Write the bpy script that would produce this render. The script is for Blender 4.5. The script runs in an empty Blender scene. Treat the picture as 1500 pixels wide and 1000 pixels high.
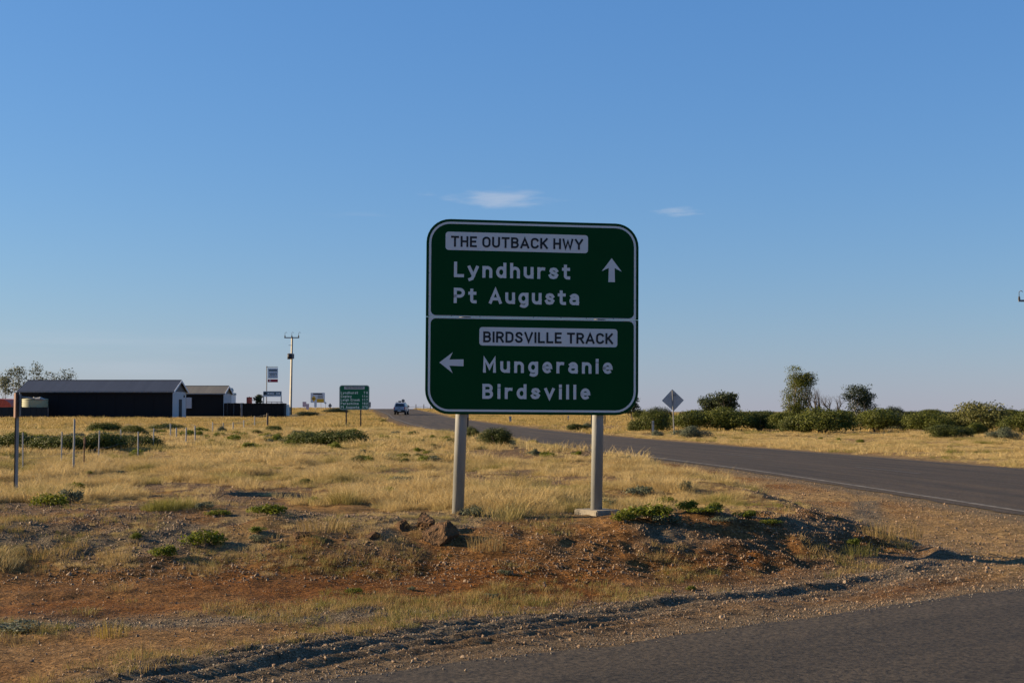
import bpy, math, random
import numpy as np
from mathutils import Vector, Matrix

R = math.radians
scene = bpy.context.scene
col = scene.collection

# ------------------------------------------------------------------ camera
CAM_H = 1.6
FPX = 2083.0
PITCH = math.atan(101.0 / FPX)
cam_d = bpy.data.cameras.new('camera')
cam_d.lens = 50.0
cam_d.sensor_width = 36.0
cam_d.clip_start = 0.1
cam_d.clip_end = 20000.0
cam = bpy.data.objects.new('camera', cam_d)
col.objects.link(cam)
cam.location = (0, 0, CAM_H)
cam.rotation_euler = (R(90) + PITCH, 0, 0)
scene.camera = cam

# ------------------------------------------------------------------ light and sky
SUN_EL = R(18.5)
SUN_AZ = R(-82)            # the sun stands to the left of the view
world = bpy.data.worlds.new('World')
scene.world = world
world.use_nodes = True
wn, wl = world.node_tree.nodes, world.node_tree.links
wn.clear()
w_out = wn.new('ShaderNodeOutputWorld')
w_bg = wn.new('ShaderNodeBackground')
sky = wn.new('ShaderNodeTexSky')
sky.sky_type = 'NISHITA'
sky.sun_disc = False
sky.sun_elevation = SUN_EL
sky.sun_rotation = SUN_AZ
sky.altitude = 0
sky.air_density = 1.3
sky.dust_density = 0.0
sky.ozone_density = 5.0
w_bg.inputs['Strength'].default_value = 0.066


def build_clouds():
    """thin wisps of cloud, set by direction in the sky"""
    tc = wn.new('ShaderNodeTexCoord')
    # a clear dry-air sky: the sky model under an even blue veil
    dim = wn.new('ShaderNodeVectorMath')
    dim.operation = 'MULTIPLY_ADD'
    dim.inputs[1].default_value = (.51, .51, .51)
    dim.inputs[2].default_value = (.09, .58, 1.85)
    wl.new(sky.outputs['Color'], dim.inputs[0])
    prev = dim.outputs[0]
    spots = [((732, 291), 0.048, 0.0085, 0.56, 1.0), ((994, 310), 0.021, 0.0045, 0.42, 4.0),
             ((626, 285), 0.010, 0.002, 0.10, 7.0), ((170, 498), 0.16, 0.010, 0.16, 9.0),
             ((210, 536), 0.14, 0.013, 0.18, 12.0), ((520, 314), 0.036, 0.003, 0.06, 15.0)]
    for (px, py), rx, rz, amt, seed in spots:
        d = pix_dir(px, py)
        d = d / np.linalg.norm(d)
        mp = wn.new('ShaderNodeMapping')
        mp.vector_type = 'POINT'
        wl.new(tc.outputs['Generated'], mp.inputs['Vector'])
        mp.inputs['Location'].default_value = (-d[0] / rx, 0, -d[2] / rz)
        mp.inputs['Scale'].default_value = (1 / rx, 0, 1 / rz)
        nz = wn.new('ShaderNodeTexNoise')
        nz.inputs['Scale'].default_value = 1.6
        nz.inputs['Detail'].default_value = 5
        off = wn.new('ShaderNodeVectorMath')
        off.operation = 'ADD'
        off.inputs[1].default_value = (seed, seed * 1.7, 0)
        wl.new(mp.outputs[0], off.inputs[0])
        wl.new(off.outputs[0], nz.inputs['Vector'])
        ln = wn.new('ShaderNodeVectorMath')
        ln.operation = 'LENGTH'
        wl.new(mp.outputs[0], ln.inputs[0])
        a = wn.new('ShaderNodeMath')
        a.operation = 'MULTIPLY_ADD'
        wl.new(nz.outputs['Fac'], a.inputs[0])
        a.inputs[1].default_value = 1.9
        a.inputs[2].default_value = 0.0
        b = wn.new('ShaderNodeMath')
        b.operation = 'SUBTRACT'
        wl.new(a.outputs[0], b.inputs[0])
        wl.new(ln.outputs['Value'], b.inputs[1])
        mr = wn.new('ShaderNodeMapRange')
        mr.interpolation_type = 'SMOOTHSTEP'
        mr.inputs['From Min'].default_value = 0.0
        mr.inputs['From Max'].default_value = 1.25
        mr.inputs['To Max'].default_value = amt
        wl.new(b.outputs[0], mr.inputs['Value'])
        # only the half of the sky in front
        sp = wn.new('ShaderNodeSeparateXYZ')
        wl.new(tc.outputs['Generated'], sp.inputs[0])
        fr = wn.new('ShaderNodeMath')
        fr.operation = 'GREATER_THAN'
        wl.new(sp.outputs['Y'], fr.inputs[0])
        fr.inputs[1].default_value = 0.0
        mu = wn.new('ShaderNodeMath')
        mu.operation = 'MULTIPLY'
        wl.new(mr.outputs[0], mu.inputs[0])
        wl.new(fr.outputs[0], mu.inputs[1])
        mx = wn.new('ShaderNodeMixRGB')
        wl.new(mu.outputs[0], mx.inputs['Fac'])
        wl.new(prev, mx.inputs['Color1'])
        mx.inputs['Color2'].default_value = (3.6, 3.9, 4.5, 1)
        prev = mx.outputs[0]
    wl.new(prev, w_bg.inputs['Color'])
    wl.new(w_bg.outputs[0], w_out.inputs['Surface'])


def pix_dir(px, py):
    u = (px - 750.0) / FPX
    v = (500.0 - py) / FPX
    c, s = math.cos(PITCH), math.sin(PITCH)
    return np.array([u, c - s * v, s + c * v])


build_clouds()

sun_d = bpy.data.lights.new('sun', 'SUN')
sun_d.energy = 5.0
sun_d.angle = R(0.55)
sun_d.color = (1.0, 0.79, 0.52)
sun = bpy.data.objects.new('sun', sun_d)
col.objects.link(sun)
ld = Vector((-math.sin(SUN_AZ) * math.cos(SUN_EL), -math.cos(SUN_AZ) * math.cos(SUN_EL), -math.sin(SUN_EL)))
sun.rotation_euler = ld.to_track_quat('-Z', 'Y').to_euler()
sun.location = (-60, 6, 40)

scene.view_settings.view_transform = 'Standard'
scene.view_settings.look = 'None'
scene.view_settings.exposure = 1.25
scene.view_settings.gamma = 1.0
scene.view_settings.use_curve_mapping = False
scene.cycles.max_bounces = 6
scene.cycles.transparent_max_bounces = 8

# ------------------------------------------------------------------ numeric helpers
rng = np.random.default_rng(7)
_T = np.random.default_rng(3).random((256, 256))


def vnoise(x, y, s=1.0, seed=0):
    x = np.asarray(x, float) / s + seed * 17.31
    y = np.asarray(y, float) / s + seed * 9.73
    xi, yi = np.floor(x).astype(int), np.floor(y).astype(int)
    fx, fy = x - xi, y - yi
    fx, fy = fx * fx * (3 - 2 * fx), fy * fy * (3 - 2 * fy)
    a, b = _T[xi & 255, yi & 255], _T[(xi + 1) & 255, yi & 255]
    c, d = _T[xi & 255, (yi + 1) & 255], _T[(xi + 1) & 255, (yi + 1) & 255]
    return (a + (b - a) * fx) * (1 - fy) + (c + (d - c) * fx) * fy


def fbm(x, y, s, n=4, seed=0):
    t, a, w = 0, 1.0, 0
    for i in range(n):
        t = t + a * vnoise(x, y, s / 2 ** i, seed + i)
        w += a
        a *= .55
    return t / w


def sstep(x, a, b):
    t = np.clip((np.asarray(x, float) - a) / (b - a), 0, 1)
    return t * t * (3 - 2 * t)


# ------------------------------------------------------------------ lie of the land
HW_Y = np.array([-120., -40, 0, 22, 38.8, 53.4, 70, 94, 130, 180, 220, 284, 340, 600, 2000])
HW_X = np.array([16., 14.5, 13.2, 11.75, 10.0, 7.6, 4.1, -.6, -5.6, -11.3, -15.3, -24., -32, -70, -280])
_yy = np.linspace(-120, 2000, 8481)
_k = np.hanning(61)
_xx = np.interp(np.pad(_yy, 30, mode='reflect', reflect_type='odd'), HW_Y, HW_X)
_xx = np.convolve(_xx, _k / _k.sum(), mode='valid')


def hw_c(y):
    return np.interp(y, _yy, _xx)


HALF = 3.55                     # centre to painted edge line
SHO = 0.42                      # sealed shoulder beyond the line


def hw_t(x, y):
    """distance left of the sealed near edge of the highway (negative on it)"""
    return (hw_c(y) - HALF - SHO - x) * .985


def hw_r(x, y):
    return (x - (hw_c(y) + HALF + .35)) * .985


SE_X = np.array([-60., -40, -10, -3.2, -1.2, -.64, .22, 1.23, 4.6, 6.3, 7.7, 8.3])
SE_Y = np.array([-39., -23, 1.0, 6.7, 8.45, 8.87, 9.4, 10.25, 12.85, 14.4, 16.6, 19.0])


def side_d(x, y):
    return (y - np.interp(x, SE_X, SE_Y)) * .78


ED_X = np.array([-60., -12, -6, -3, -1, 1, 3, 4.3, 5.2, 8])
ED_Y = np.array([0., 11.0, 12.1, 12.6, 12.8, 12.8, 13.8, 15.2, 18.5, 30])


def mound_e(x, y):
    return y - np.interp(x, ED_X, ED_Y)


def shw(y):
    return np.interp(y, [10, 18, 30, 60, 100, 200], [3.4, 3.1, 2.5, 1.3, .9, .6])


RIDGE = np.array([(-3.0, 7.3), (-1.75, 8.68), (-.9, 9.85), (.26, 10.86), (1.43, 11.9), (2.84, 13.15), (4.0, 14.3), (4.6, 15.4), (4.75, 16.4), (4.5, 17.3)])


def ridge_d(x, y):
    """signed distance from the graded windrow and the length along it"""
    best = np.full(np.shape(x), 1e9)
    sgn = np.zeros(np.shape(x))
    al = np.zeros(np.shape(x))
    L = 0
    for (ax, ay), (bx, by) in zip(RIDGE[:-1], RIDGE[1:]):
        dx, dy = bx - ax, by - ay
        l = math.hypot(dx, dy)
        t = np.clip(((x - ax) * dx + (y - ay) * dy) / l / l, 0, 1)
        ex, ey = x - ax - t * dx, y - ay - t * dy
        d = np.hypot(ex, ey)
        m = d < best
        best = np.where(m, d, best)
        sgn = np.where(m, np.sign(dx * ey - dy * ex), sgn)
        al = np.where(m, L + t * l, al)
        L += l
    return best * sgn, al, L


def base_z(x, y):
    x, y = np.asarray(x, float), np.asarray(y, float)
    z = 0
    for o in (-16, -8, 0, 8, 16):
        yo = y + o
        b1 = np.interp(yo, [-500, 60, 109, 178, 220, 300, 420, 700, 9000], [0, 0, .24, .58, .72, .75, -.5, -3, -6])
        b2 = np.interp(yo, [0, 205, 290, 330, 480], [0, 0, 1.28, 1.2, 0])
        z = z + b1 + b2 * (1 - .95 * sstep(x, 0, 40))
    return z / 5


def Hgt(x, y):
    x, y = np.asarray(x, float), np.asarray(y, float)
    z = base_z(x, y)
    t, sd, e = hw_t(x, y), side_d(x, y), mound_e(x, y)
    rt = hw_r(x, y)
    left = (t > 0)
    sw = shw(y)
    mound = .43 * sstep(e, -.2, 2.9) * sstep(t, sw - .3, sw + 1.7) * (1 - .75 * sstep(y, 40, 110))
    swell = .10 * np.exp(-((x - 2.0) / .95) ** 2 - ((y - 15.6) / 1.2) ** 2)
    z = z + np.where(left, mound + swell, 0)
    # rough dirt
    far = 1 - sstep(y, 60, 160)
    offroad = np.where(left, sstep(t, .0, 1.2) * sstep(sd, .0, .7), sstep(rt, .1, 1.5))
    n = (fbm(x, y, 2.6, 4, 1) - .5) * .16 + (fbm(x, y, .55, 3, 5) - .5) * .055
    n = n + (fbm(x, y, .16, 2, 9) - .5) * .032
    bank = sstep(e, .1, .9) * (1 - sstep(e, 2.4, 3.6)) * left * sstep(t, 2.5, 4.5)
    n = n + bank * ((fbm(x, y, 1.3, 3, 12) - .5) * .16 + (fbm(x, y, .30, 3, 15) - .5) * .075 + (fbm(x, y, .14, 2, 17) - .5) * .06 * sstep(x, -.5, 1.5))
    z = z + n * offroad * far
    # graded windrow and tyre ridges beside the side road
    if np.any((y < 20) & (y > 4)):
        d, al, L = ridge_d(x, y)
        d = d + (fbm(x, y, 1.7, 2, 21) - .5) * .16 + (fbm(x, y, .35, 2, 25) - .5) * .07
        am = 1.25 * (.62 + 1.0 * (fbm(x, y, .8, 3, 22) - .4))
        endf = sstep(al, .2, 1.6) * (1 - .55 * sstep(al, L - 2.6, L - 1.2))
        g = 0
        for off, amp, wd in ((.0, .062, .10), (.24, .050, .07), (.44, .045, .07), (-.22, .050, .065), (-.42, .045, .06), (-.62, .035, .055), (.66, .028, .07)):
            fade = 1 - (.8 * sstep(al, 4.2, 7.0) if off else .0)
            g = g + fade * amp * np.exp(-((d - off) / wd) ** 2)
        tip = .045 * np.exp(-((x - 4.66) / .16) ** 2 - ((y - 15.5) / .9) ** 2)
        z = z + (g * am * endf + tip) * offroad
    # land runs a little lower beside the seal and under it
    z = z - .06 * (1 - sstep(np.where(t > rt, np.minimum(t, sd), rt), -.75, -.3))
    return z


_S = np.concatenate([np.arange(6, 40, .02), np.arange(40, 400, .2)])


def G(px, py, lift=0.0):
    """point of the ground met by the line of sight through a picture point"""
    d = pix_dir(px, py)
    d = d / d[1]
    xs, ys, zs = d[0] * _S, _S, CAM_H + d[2] * _S
    h = Hgt(xs, ys)
    i = np.argmax(zs <= h) if np.any(zs <= h) else len(_S) - 1
    return Vector((xs[i], ys[i], float(h[i]) + lift))


def P(px, py, Y):
    d = pix_dir(px, py)
    d = d / d[1] * Y
    return Vector((d[0], d[1], CAM_H + d[2]))


def ground(x, y):
    return float(Hgt(np.array([x]), np.array([y]))[0])


# ------------------------------------------------------------------ materials
def nodes_of(name):
    m = bpy.data.materials.new(name)
    m.use_nodes = True
    nt = m.node_tree
    b = nt.nodes['Principled BSDF']
    return m, nt, b


def mat(name, c, rough=.7, var=.15, scale=6.0, metal=0.0, bump=0.0, bscale=40., spec=.3, stretch=None, dirt=None):
    m, nt, b = nodes_of(name)
    N, L = nt.nodes, nt.links
    tc = N.new('ShaderNodeTexCoord')
    src = tc.outputs['Object']
    if stretch:
        mp = N.new('ShaderNodeMapping')
        mp.inputs['Scale'].default_value = stretch
        L.new(src, mp.inputs[0])
        src = mp.outputs[0]
    nz = N.new('ShaderNodeTexNoise')
    nz.inputs['Scale'].default_value = scale
    nz.inputs['Detail'].default_value = 5
    L.new(src, nz.inputs['Vector'])
    rp = N.new('ShaderNodeValToRGB')
    rp.color_ramp.elements[0].position = .3
    rp.color_ramp.elements[1].position = .7
    lo = [max(0, k * (1 - var)) for k in c]
    hi = [min(1, k * (1 + var)) for k in c]
    if dirt:
        lo = list(dirt)
    rp.color_ramp.elements[0].color = (*lo, 1)
    rp.color_ramp.elements[1].color = (*hi, 1)
    L.new(nz.outputs['Fac'], rp.inputs['Fac'])
    L.new(rp.outputs['Color'], b.inputs['Base Color'])
    b.inputs['Roughness'].default_value = rough
    b.inputs['Metallic'].default_value = metal
    b.inputs['Specular IOR Level'].default_value = spec
    if bump:
        n2 = N.new('ShaderNodeTexNoise')
        n2.inputs['Scale'].default_value = bscale
        n2.inputs['Detail'].default_value = 4
        L.new(src, n2.inputs['Vector'])
        bp = N.new('ShaderNodeBump')
        bp.inputs['Strength'].default_value = bump
        bp.inputs['Distance'].default_value = .02
        L.new(n2.outputs['Fac'], bp.inputs['Height'])
        L.new(bp.outputs[0], b.inputs['Normal'])
    return m


def leaf_mat(name, c1, c2, trans=.3, patch=.0, c3=None):
    """foliage: colour varies from plant to plant and from leaf to leaf"""
    m, nt, b = nodes_of(name)
    N, L = nt.nodes, nt.links
    oi = N.new('ShaderNodeObjectInfo')
    geo = N.new('ShaderNodeNewGeometry')
    mx = N.new('ShaderNodeMixRGB')
    mx.inputs['Color1'].default_value = (*c1, 1)
    mx.inputs['Color2'].default_value = (*c2, 1)
    ad = N.new('ShaderNodeMath')
    ad.operation = 'MULTIPLY_ADD'
    L.new(geo.outputs['Random Per Island'], ad.inputs[0])
    ad.inputs[1].default_value = .6
    mu = N.new('ShaderNodeMath')
    mu.operation = 'MULTIPLY'
    L.new(oi.outputs['Random'], mu.inputs[0])
    mu.inputs[1].default_value = .4
    L.new(mu.outputs[0], ad.inputs[2])
    L.new(ad.outputs[0], mx.inputs['Fac'])
    out = mx.outputs[0]
    if c3:
        nz = N.new('ShaderNodeTexNoise')
        nz.inputs['Scale'].default_value = patch
        nz.inputs['Detail'].default_value = 3
        L.new(oi.outputs['Location'], nz.inputs['Vector'])
        mr = N.new('ShaderNodeMapRange')
        mr.inputs['From Min'].default_value = .52
        mr.inputs['From Max'].default_value = .68
        L.new(nz.outputs['Fac'], mr.inputs['Value'])
        m3 = N.new('ShaderNodeMixRGB')
        L.new(mr.outputs[0], m3.inputs['Fac'])
        L.new(out, m3.inputs['Color1'])
        m3.inputs['Color2'].default_value = (*c3, 1)
        out = m3.outputs[0]
    L.new(out, b.inputs['Base Color'])
    b.inputs['Roughness'].default_value = .6
    b.inputs['Specular IOR Level'].default_value = .2
    tr = N.new('ShaderNodeBsdfTranslucent')
    L.new(out, tr.inputs['Color'])
    ms = N.new('ShaderNodeMixShader')
    ms.inputs['Fac'].default_value = trans
    L.new(b.outputs[0], ms.inputs[1])
    L.new(tr.outputs[0], ms.inputs[2])
    L.new(ms.outputs[0], N['Material Output'].inputs['Surface'])
    return m


M = {
    'sign_green': mat('sign_green', (.0012, .044, .0105), .6, .06, 2.0, spec=.08),
    'sign_white': mat('sign_white', (.66, .60, .56), .6, .05, 3.0, spec=.1),
    'sign_black': mat('sign_black', (.012, .012, .014), .5, .1),
    'galv': mat('galvanised_steel', (.26, .26, .245), .55, .16, 7, metal=.25, bump=.1, bscale=60, stretch=(1, 1, .25)),
    'galv_dark': mat('weathered_steel', (.17, .17, .175), .6, .2, 5, metal=.2),
    'concrete': mat('concrete', (.22, .19, .145), .9, .25, 9, bump=.4, bscale=50),
    'pole_concrete': mat('pole_concrete', (.46, .42, .34), .9, .12, 2),
    'rust': mat('rusty_steel', (.10, .055, .035), .8, .35, 8),
    'post_dark': mat('dark_post', (.055, .045, .04), .8, .3, 8),
    'post_white': mat('white_plastic', (.30, .295, .28), .5, .08, 6),
    'alu': mat('bare_aluminium', (.30, .31, .33), .45, .1, 3, metal=.5),
    'shed_dark': mat('dark_cladding', (.0045, .005, .007), .85, .12, 1.0, bump=.25, bscale=6, stretch=(4, 4, .05)),
    'shed_roof': mat('dark_roof_sheet', (.038, .043, .055), .55, .1, .6, stretch=(3, .1, .1)),
    'pale_wall': mat('pale_wall_sheet', (.36, .38, .42), .6, .06, 1.2, stretch=(3, 3, .2)),
    'beige_roof': mat('beige_roof_sheet', (.135, .120, .092), .6, .12, .8, stretch=(3, .2, .2)),
    'dark_void': mat('dark_opening', (.02, .022, .026), .8, .1),
    'teal_fence': mat('dark_fence_sheet', (.013, .018, .021), .8, .1, 1, stretch=(5, 5, .1)),
    'hull_dark': mat('dark_container', (.010, .010, .010), .9, .25, 1.5),
    'red_paint': mat('faded_red_paint', (.50, .085, .045), .6, .15, 2),
    'blue_tarp': mat('blue_tarp', (.05, .13, .40), .6, .1, 2),
    'tank_cream': mat('cream_tank_sheet', (.27, .27, .17), .6, .08, 1.5),
    'tank_white': mat('white_tank_sheet', (.55, .55, .53), .6, .08, 1.5),
    'board_grey': mat('board_grey', (.58, .60, .63), .6, .06, 2),
    'board_teal': mat('board_teal', (.085, .13, .15), .6, .08, 2),
    'board_red': mat('board_red', (.33, .03, .045), .6, .08, 2),
    'board_pink': mat('board_pink', (.52, .38, .40), .6, .08, 2),
    'sign_yellow': mat('sign_yellow', (.62, .36, .02), .5, .06, 2),
    'car_paint': mat('car_paint', (.22, .28, .37), .3, .03, 1, metal=.15, spec=.5),
    'glass_dark': mat('tinted_glass', (.010, .012, .016), .12, .05, spec=.6),
    'tyre': mat('tyre_rubber', (.016, .016, .017), .9, .2, 12),
    'rim': mat('wheel_rim', (.28, .28, .29), .4, .1, 8, metal=.6),
    'plastic_black': mat('black_plastic', (.022, .022, .025), .6, .1),
    'lamp_red': mat('tail_lamp_lens', (.42, .03, .025), .25, .1, spec=.5),
    'lamp_white': mat('lamp_lens', (.62, .60, .56), .25, .05, spec=.5),
    'line_paint': mat('worn_line_paint', (.18, .158, .122), .8, .1, 5, dirt=(.055, .045, .033)),
    'line_faint': mat('faded_line_paint', (.075, .066, .054), .8, .1, 3, dirt=(.034, .029, .022)),
    'rock': mat('brown_rock', (.085, .044, .017), .9, .6, 5, bump=.9, bscale=14),
    'stone': mat('shoulder_stone', (.30, .22, .15), .9, .35, 8, bump=.5, bscale=30),
    'wood': mat('weathered_timber', (.12, .09, .065), .9, .3, 10, stretch=(6, 6, .5)),
    'bark': mat('grey_bark', (.16, .13, .105), .9, .3, 6, stretch=(4, 4, .7)),
    'bark_pale': mat('pale_bark', (.30, .27, .23), .9, .25, 5),
    'leaf_olive': leaf_mat('leaf_olive', (.036, .047, .007), (.118, .126, .016), .25),
    'leaf_mid': leaf_mat('leaf_mid', (.026, .038, .007), (.080, .088, .015), .25),
    'leaf_dark': leaf_mat('leaf_dark', (.022, .034, .013), (.052, .064, .022), .2),
    'leaf_grey': leaf_mat('leaf_grey', (.070, .084, .048), (.145, .150, .085), .22),
    'leaf_gum': leaf_mat('leaf_gum', (.060, .066, .018), (.150, .140, .036), .25),
    'leaf_weed': leaf_mat('leaf_weed', (.060, .085, .008), (.180, .185, .018), .35),
    'leaf_shrub': leaf_mat('leaf_shrub', (.034, .050, .008), (.100, .110, .016), .25),
    'grass_dry': leaf_mat('grass_dry', (.235, .158, .054), (.690, .520, .235), .34, .8, (.190, .175, .036)),
    'grass_far': leaf_mat('grass_far', (.260, .175, .054), (.520, .370, .130), .3, .16, (.170, .150, .040)),
    'grass_gold': leaf_mat('grass_gold', (.30, .21, .045), (.46, .33, .08), .35),
    'grass_straw': leaf_mat('grass_straw', (.22, .145, .05), (.38, .265, .105), .35),
    'grass_green': leaf_mat('grass_green', (.13, .12, .026), (.22, .19, .05), .3),
    'litter': leaf_mat('pebble', (.040, .020, .008), (.240, .160, .095), 0.0),
    'gravel_grey': leaf_mat('gravel_chip', (.050, .042, .034), (.175, .145, .112), 0.0),
}


def ground_material():
    m, nt, b = nodes_of('outback_ground')
    N, L = nt.nodes, nt.links
    geo = N.new('ShaderNodeNewGeometry')

    def noise(scale, detail=6, rough=.6):
        n = N.new('ShaderNodeTexNoise')
        n.inputs['Scale'].default_value = scale
        n.inputs['Detail'].default_value = detail
        n.inputs['Roughness'].default_value = rough
        L.new(geo.outputs['Position'], n.inputs['Vector'])
        return n.outputs['Fac']

    def ramp(fac, stops):
        r = N.new('ShaderNodeValToRGB')
        e = r.color_ramp.elements
        while len(e) < len(stops):
            e.new(.5)
        for k, (p, c) in enumerate(stops):
            e[k].position = p
            e[k].color = (*c, 1)
        L.new(fac, r.inputs['Fac'])
        return r.outputs['Color']

    def mix(f, a, c):
        x = N.new('ShaderNodeMixRGB')
        L.new(f, x.inputs['Fac'])
        L.new(a, x.inputs['Color1'])
        L.new(c, x.inputs['Color2'])
        return x.outputs[0]
    at = N.new('ShaderNodeAttribute')
    at.attribute_name = 'soil'
    sp = N.new('ShaderNodeSeparateColor')
    L.new(at.outputs['Color'], sp.inputs[0])
    n_f, n_m, n_l = noise(34), noise(5), noise(.35, 5)
    n_g = noise(85, 3, .7)
    red = ramp(n_f, [(.32, (.018, .006, .001)), (.50, (.110, .040, .006)), (.70, (.210, .095, .024))])
    grav = ramp(n_g, [(.32, (.026, .020, .013)), (.5, (.105, .080, .048)), (.70, (.250, .195, .130))])
    tan = ramp(n_f, [(.32, (.080, .045, .016)), (.5, (.205, .128, .050)), (.70, (.330, .225, .110))])
    straw = ramp(n_m, [(.3, (.120, .076, .027)), (.5, (.240, .165, .066)), (.72, (.340, .245, .105))])
    straw2 = ramp(n_l, [(.38, (.105, .090, .028)), (.52, (.240, .165, .066)), (.7, (.320, .220, .09))])
    hf = N.new('ShaderNodeMath')
    hf.operation = 'MULTIPLY'
    hf.inputs[0].default_value = .55
    hf.inputs[1].default_value = 1.0
    grass = mix(hf.outputs[0], straw, straw2)
    c = mix(sp.outputs['Green'], tan, red)
    c = mix(sp.outputs['Red'], c, grav)
    c = mix(sp.outputs['Blue'], c, grass)
    n_s = noise(7, 9, .78)
    spk = ramp(n_s, [(.36, (.38, .36, .34)), (.5, (1.0, 1.0, 1.0)), (.66, (1.75, 1.75, 1.75))])
    mu = N.new('ShaderNodeMixRGB')
    mu.blend_type = 'MULTIPLY'
    mu.inputs['Fac'].default_value = .85
    L.new(c, mu.inputs['Color1'])
    L.new(spk, mu.inputs['Color2'])
    L.new(mu.outputs[0], b.inputs['Base Color'])
    b.inputs['Roughness'].default_value = .95
    b.inputs['Specular IOR Level'].default_value = .1
    bp = N.new('ShaderNodeBump')
    bp.inputs['Strength'].default_value = .9
    bp.inputs['Distance'].default_value = .03
    L.new(n_f, bp.inputs['Height'])
    bp2 = N.new('ShaderNodeBump')
    bp2.inputs['Strength'].default_value = .7
    bp2.inputs['Distance'].default_value = .012
    L.new(n_g, bp2.inputs['Height'])
    L.new(bp.outputs[0], bp2.inputs['Normal'])
    L.new(bp2.outputs[0], b.inputs['Normal'])
    return m


def asphalt_material(name, c, warm):
    m, nt, b = nodes_of(name)
    N, L = nt.nodes, nt.links
    at = N.new('ShaderNodeAttribute')
    at.attribute_name = 'lane'
    geo = N.new('ShaderNodeNewGeometry')
    n1 = N.new('ShaderNodeTexNoise')            # streaks along the traffic
    mp = N.new('ShaderNodeMapping')
    mp.inputs['Scale'].default_value = (2.2, .06, 1)
    L.new(at.outputs['Vector'], mp.inputs[0])
    L.new(mp.outputs[0], n1.inputs['Vector'])
    n1.inputs['Scale'].default_value = 1.0
    n1.inputs['Detail'].default_value = 5
    n2 = N.new('ShaderNodeTexNoise')            # chips
    n2.inputs['Scale'].default_value = 30
    n2.inputs['Detail'].default_value = 6
    n2.inputs['Roughness'].default_value = .8
    L.new(geo.outputs['Position'], n2.inputs['Vector'])
    n3 = N.new('ShaderNodeTexNoise')
    n3.inputs['Scale'].default_value = 1.1
    n3.inputs['Detail'].default_value = 5
    L.new(geo.outputs['Position'], n3.inputs['Vector'])
    r1 = N.new('ShaderNodeValToRGB')
    e = r1.color_ramp.elements
    e[0].position, e[1].position = .3, .72
    e[0].color = (c[0] * .5, c[1] * .5, c[2] * .52, 1)
    e[1].color = (c[0] * 1.55 * warm, c[1] * 1.5, c[2] * 1.42, 1)
    L.new(n1.outputs['Fac'], r1.inputs['Fac'])
    r2 = N.new('ShaderNodeValToRGB')
    e = r2.color_ramp.elements
    e[0].position, e[1].position = .38, .64
    e[0].color = (.12, .12, .12, 1)
    e[1].color = (3.0, 2.85, 2.7, 1)
    L.new(n2.outputs['Fac'], r2.inputs['Fac'])
    mu = N.new('ShaderNodeMixRGB')
    mu.blend_type = 'MULTIPLY'
    mu.inputs['Fac'].default_value = 1
    L.new(r1.outputs[0], mu.inputs['Color1'])
    L.new(r2.outputs[0], mu.inputs['Color2'])
    mr = N.new('ShaderNodeMapRange')
    mr.inputs['From Min'].default_value = .55
    mr.inputs['From Max'].default_value = .8
    mr.inputs['To Max'].default_value = .35
    L.new(n3.outputs['Fac'], mr.inputs['Value'])
    du = N.new('ShaderNodeMixRGB')
    L.new(mr.outputs[0], du.inputs['Fac'])
    L.new(mu.outputs[0], du.inputs['Color1'])
    du.inputs['Color2'].default_value = (.090, .066, .045, 1)
    L.new(du.outputs[0], b.inputs['Base Color'])
    b.inputs['Roughness'].default_value = .85
    b.inputs['Specular IOR Level'].default_value = .25
    bp = N.new('ShaderNodeBump')
    bp.inputs['Strength'].default_value = .9
    bp.inputs['Distance'].default_value = .012
    L.new(n2.outputs['Fac'], bp.inputs['Height'])
    L.new(bp.outputs[0], b.inputs['Normal'])
    return m


# ------------------------------------------------------------------ object helpers
def tag(o, label=None, cat=None, group=None, kind=None):
    if label:
        o['label'] = label
    if cat:
        o['category'] = cat
    if group:
        o['group'] = group
    if kind:
        o['kind'] = kind
    return o


def empty(name, loc, rz=0.0):
    o = bpy.data.objects.new(name, None)
    o.empty_display_size = .3
    col.objects.link(o)
    o.location = loc
    o.rotation_euler = (0, 0, rz)
    return o


def link(name, me, parent=None, loc=None):
    o = bpy.data.objects.new(name, me)
    col.objects.link(o)
    if parent:
        o.parent = parent
    if loc is not None:
        o.location = loc
    return o


def array_mesh(name, v, q, m, smooth=False):
    """mesh from arrays: v (n,3), q (k,3 or 4)"""
    v, q = np.asarray(v, np.float32), np.asarray(q, np.int32)
    me = bpy.data.meshes.new(name)
    k, c = q.shape
    me.vertices.add(len(v))
    me.vertices.foreach_set('co', v.ravel())
    me.loops.add(k * c)
    me.loops.foreach_set('vertex_index', q.ravel())
    me.polygons.add(k)
    me.polygons.foreach_set('loop_start', np.arange(0, k * c, c, dtype=np.int32))
    me.polygons.foreach_set('loop_total', np.full(k, c, np.int32))
    me.polygons.foreach_set('use_smooth', np.full(k, smooth))
    me.update(calc_edges=True)
    me.materials.append(m)
    return me


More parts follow.
